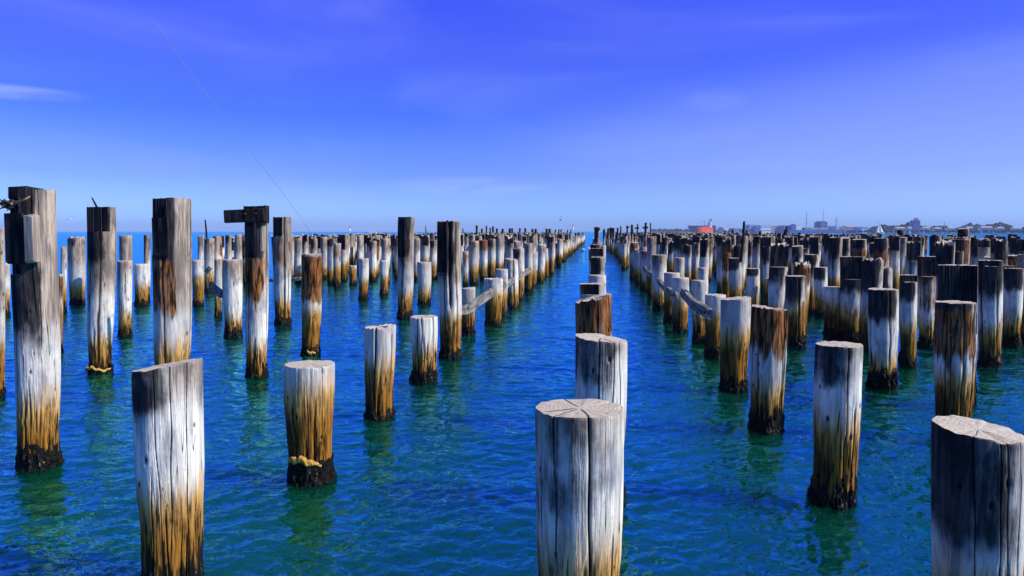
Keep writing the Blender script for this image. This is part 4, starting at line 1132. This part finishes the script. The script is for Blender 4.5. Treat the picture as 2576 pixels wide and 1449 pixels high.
# ------------------------------------------------------------------ birds
def gull(px, py, Y, span, bank, label, heading=0.3):
    c_ = at_y(px, py, Y); root = bpy.data.objects.new('flying_gull', None); COL.objects.link(root); root.location = c_
    root.rotation_euler = (0, bank, heading)
    mb = MB(); n = 9; L = span * .40
    mb.tube([(0, -L * .5 + L * i / (n - 1), .02 * span * math.sin(i)) for i in range(n)], [span * .045 * math.sin(math.pi * (.08 + .84 * i / (n - 1))) ** .8 + .002 for i in range(n)], 8)
    body = mb.build('body', M['gull'], root, sm=True)
    for sgn in (-1, 1):
        V = []; F = []; m_ = 8
        for i in range(m_):
            u = i / (m_ - 1); x = sgn * span * .5 * u; zz = span * (.16 * math.sin(u * 1.9) - .10 * u ** 2); ch = span * .13 * (1 - u ** 2 * .85); yc = span * (.05 * math.sin(u * 3) - .12 * u * u)
            V += [(x, yc + ch * .5, zz), (x, yc - ch * .5, zz - .004 * span), (x, yc, zz + .012 * span * (1 - u))]
        for i in range(m_ - 1):
            o_ = i * 3; F += [(o_, o_ + 3, o_ + 5, o_ + 2), (o_ + 2, o_ + 5, o_ + 4, o_ + 1), (o_ + 1, o_ + 4, o_ + 3, o_)]
        F += [(m_ * 3 - 3, m_ * 3 - 2, m_ * 3 - 1)]
        mk('wing', V, F, M['gullwing'] if px < 300 else M['gull'], root, smoothf=True)
    tag(root, label, 'gull', 'gulls in flight')
gull(178, 550, 30, .62, -.5, 'gull gliding between the two leftmost tall piles', .5)
gull(1114, 457, 70, .35, .2, 'tiny white gull high over the left piles')
gull(1128, 453, 80, .30, -.2, 'fainter tiny gull just right of another high one')
gull(1721, 553, 70, .55, .25, 'white gull flying left of the cargo ship')
def swimmer(px, py, label):
    p = on_water(px, py); root = bpy.data.objects.new('floating_gull', None); COL.objects.link(root); root.location = p; root.scale = (1.5, 1.5, 1.5)
    mb = MB(); n = 8
    mb.tube([(-.2 + .4 * i / (n - 1), 0, .06 + .05 * (1 - i / (n - 1)) ** 3) for i in range(n)], [.09 * math.sin(math.pi * (.06 + .88 * i / (n - 1))) + .005 for i in range(n)], 8); mb.build('body', M['gull'], root, sm=True)
    mb = MB(); mb.tube([(.12, 0, .10), (.15, 0, .2), (.18, 0, .24), (.24, 0, .235)], [.03, .028, .035, .008], 8); mb.build('head', M['gull'], root, sm=True)
    tag(root, label, 'gull', 'gulls floating in the channel')
swimmer(1468, 630, 'white gull floating left of the middle row in the channel'); swimmer(1514, 630, 'white gull floating right of the middle row in the channel')
def cormorant(px, py, Y):
    c_ = at_y(px, py, Y); root = bpy.data.objects.new('cormorant', None); COL.objects.link(root); root.location = c_
    mb = MB(); mb.tube([(-.14, 0, -.02), (-.06, 0, .10), (.02, 0, .26), (.06, 0, .38), (.05, 0, .48), (.07, 0, .56), (.13, 0, .58), (.22, 0, .57)], [.02, .08, .11, .08, .045, .04, .035, .008], 10); mb.build('body', M['blackbird'], root, sm=True)
    mb = MB(); mb.tube([(-.10, .05, .06), (-.22, .05, -.10)], [.05, .03], 6); mb.build('tail', M['blackbird'], root)
    tag(root, 'black cormorant perched on a pile below the far warehouses', 'cormorant')
cormorant(1976, 591, 50)

# ------------------------------------------------------------------ fishing line snagged on the red-brown pile
pts = [(395, 60, 7.0), (430, 118, 7.6), (500, 212, 8.4), (560, 292, 9.2), (610, 354, 10.2), (665, 425, 11.4), (715, 490, 12.8), (755, 545, 14.0), (778, 580, 14.9), (784, 640, 15.4)]
P = [at_y(a_, b_, c2) for (a_, b_, c2) in pts]
stick('fishing_line', P, .0034, M['mast'], 'thin fishing line slanting down across the sky to the red-brown pile', 'line', 5)

# ------------------------------------------------------------------ sea air
hz = MB(); hz.box((0, 0, 35.0), (13000, 13000, 74.0))
m = bpy.data.materials.new('sea_haze'); m.use_nodes = True; k = NT(m.node_tree); k.n.clear()
pv_ = k.new('ShaderNodeVolumePrincipled'); pv_.inputs['Color'].default_value = (.45, .66, 1.0, 1); pv_.inputs['Density'].default_value = HAZE
pv_.inputs['Anisotropy'].default_value = 0.0
out = k.new('ShaderNodeOutputMaterial'); k.l.new(pv_.outputs[0], out.inputs['Volume'])
tag(hz.build('haze', m), 'thin blue sea haze', 'haze', None, 'stuff')
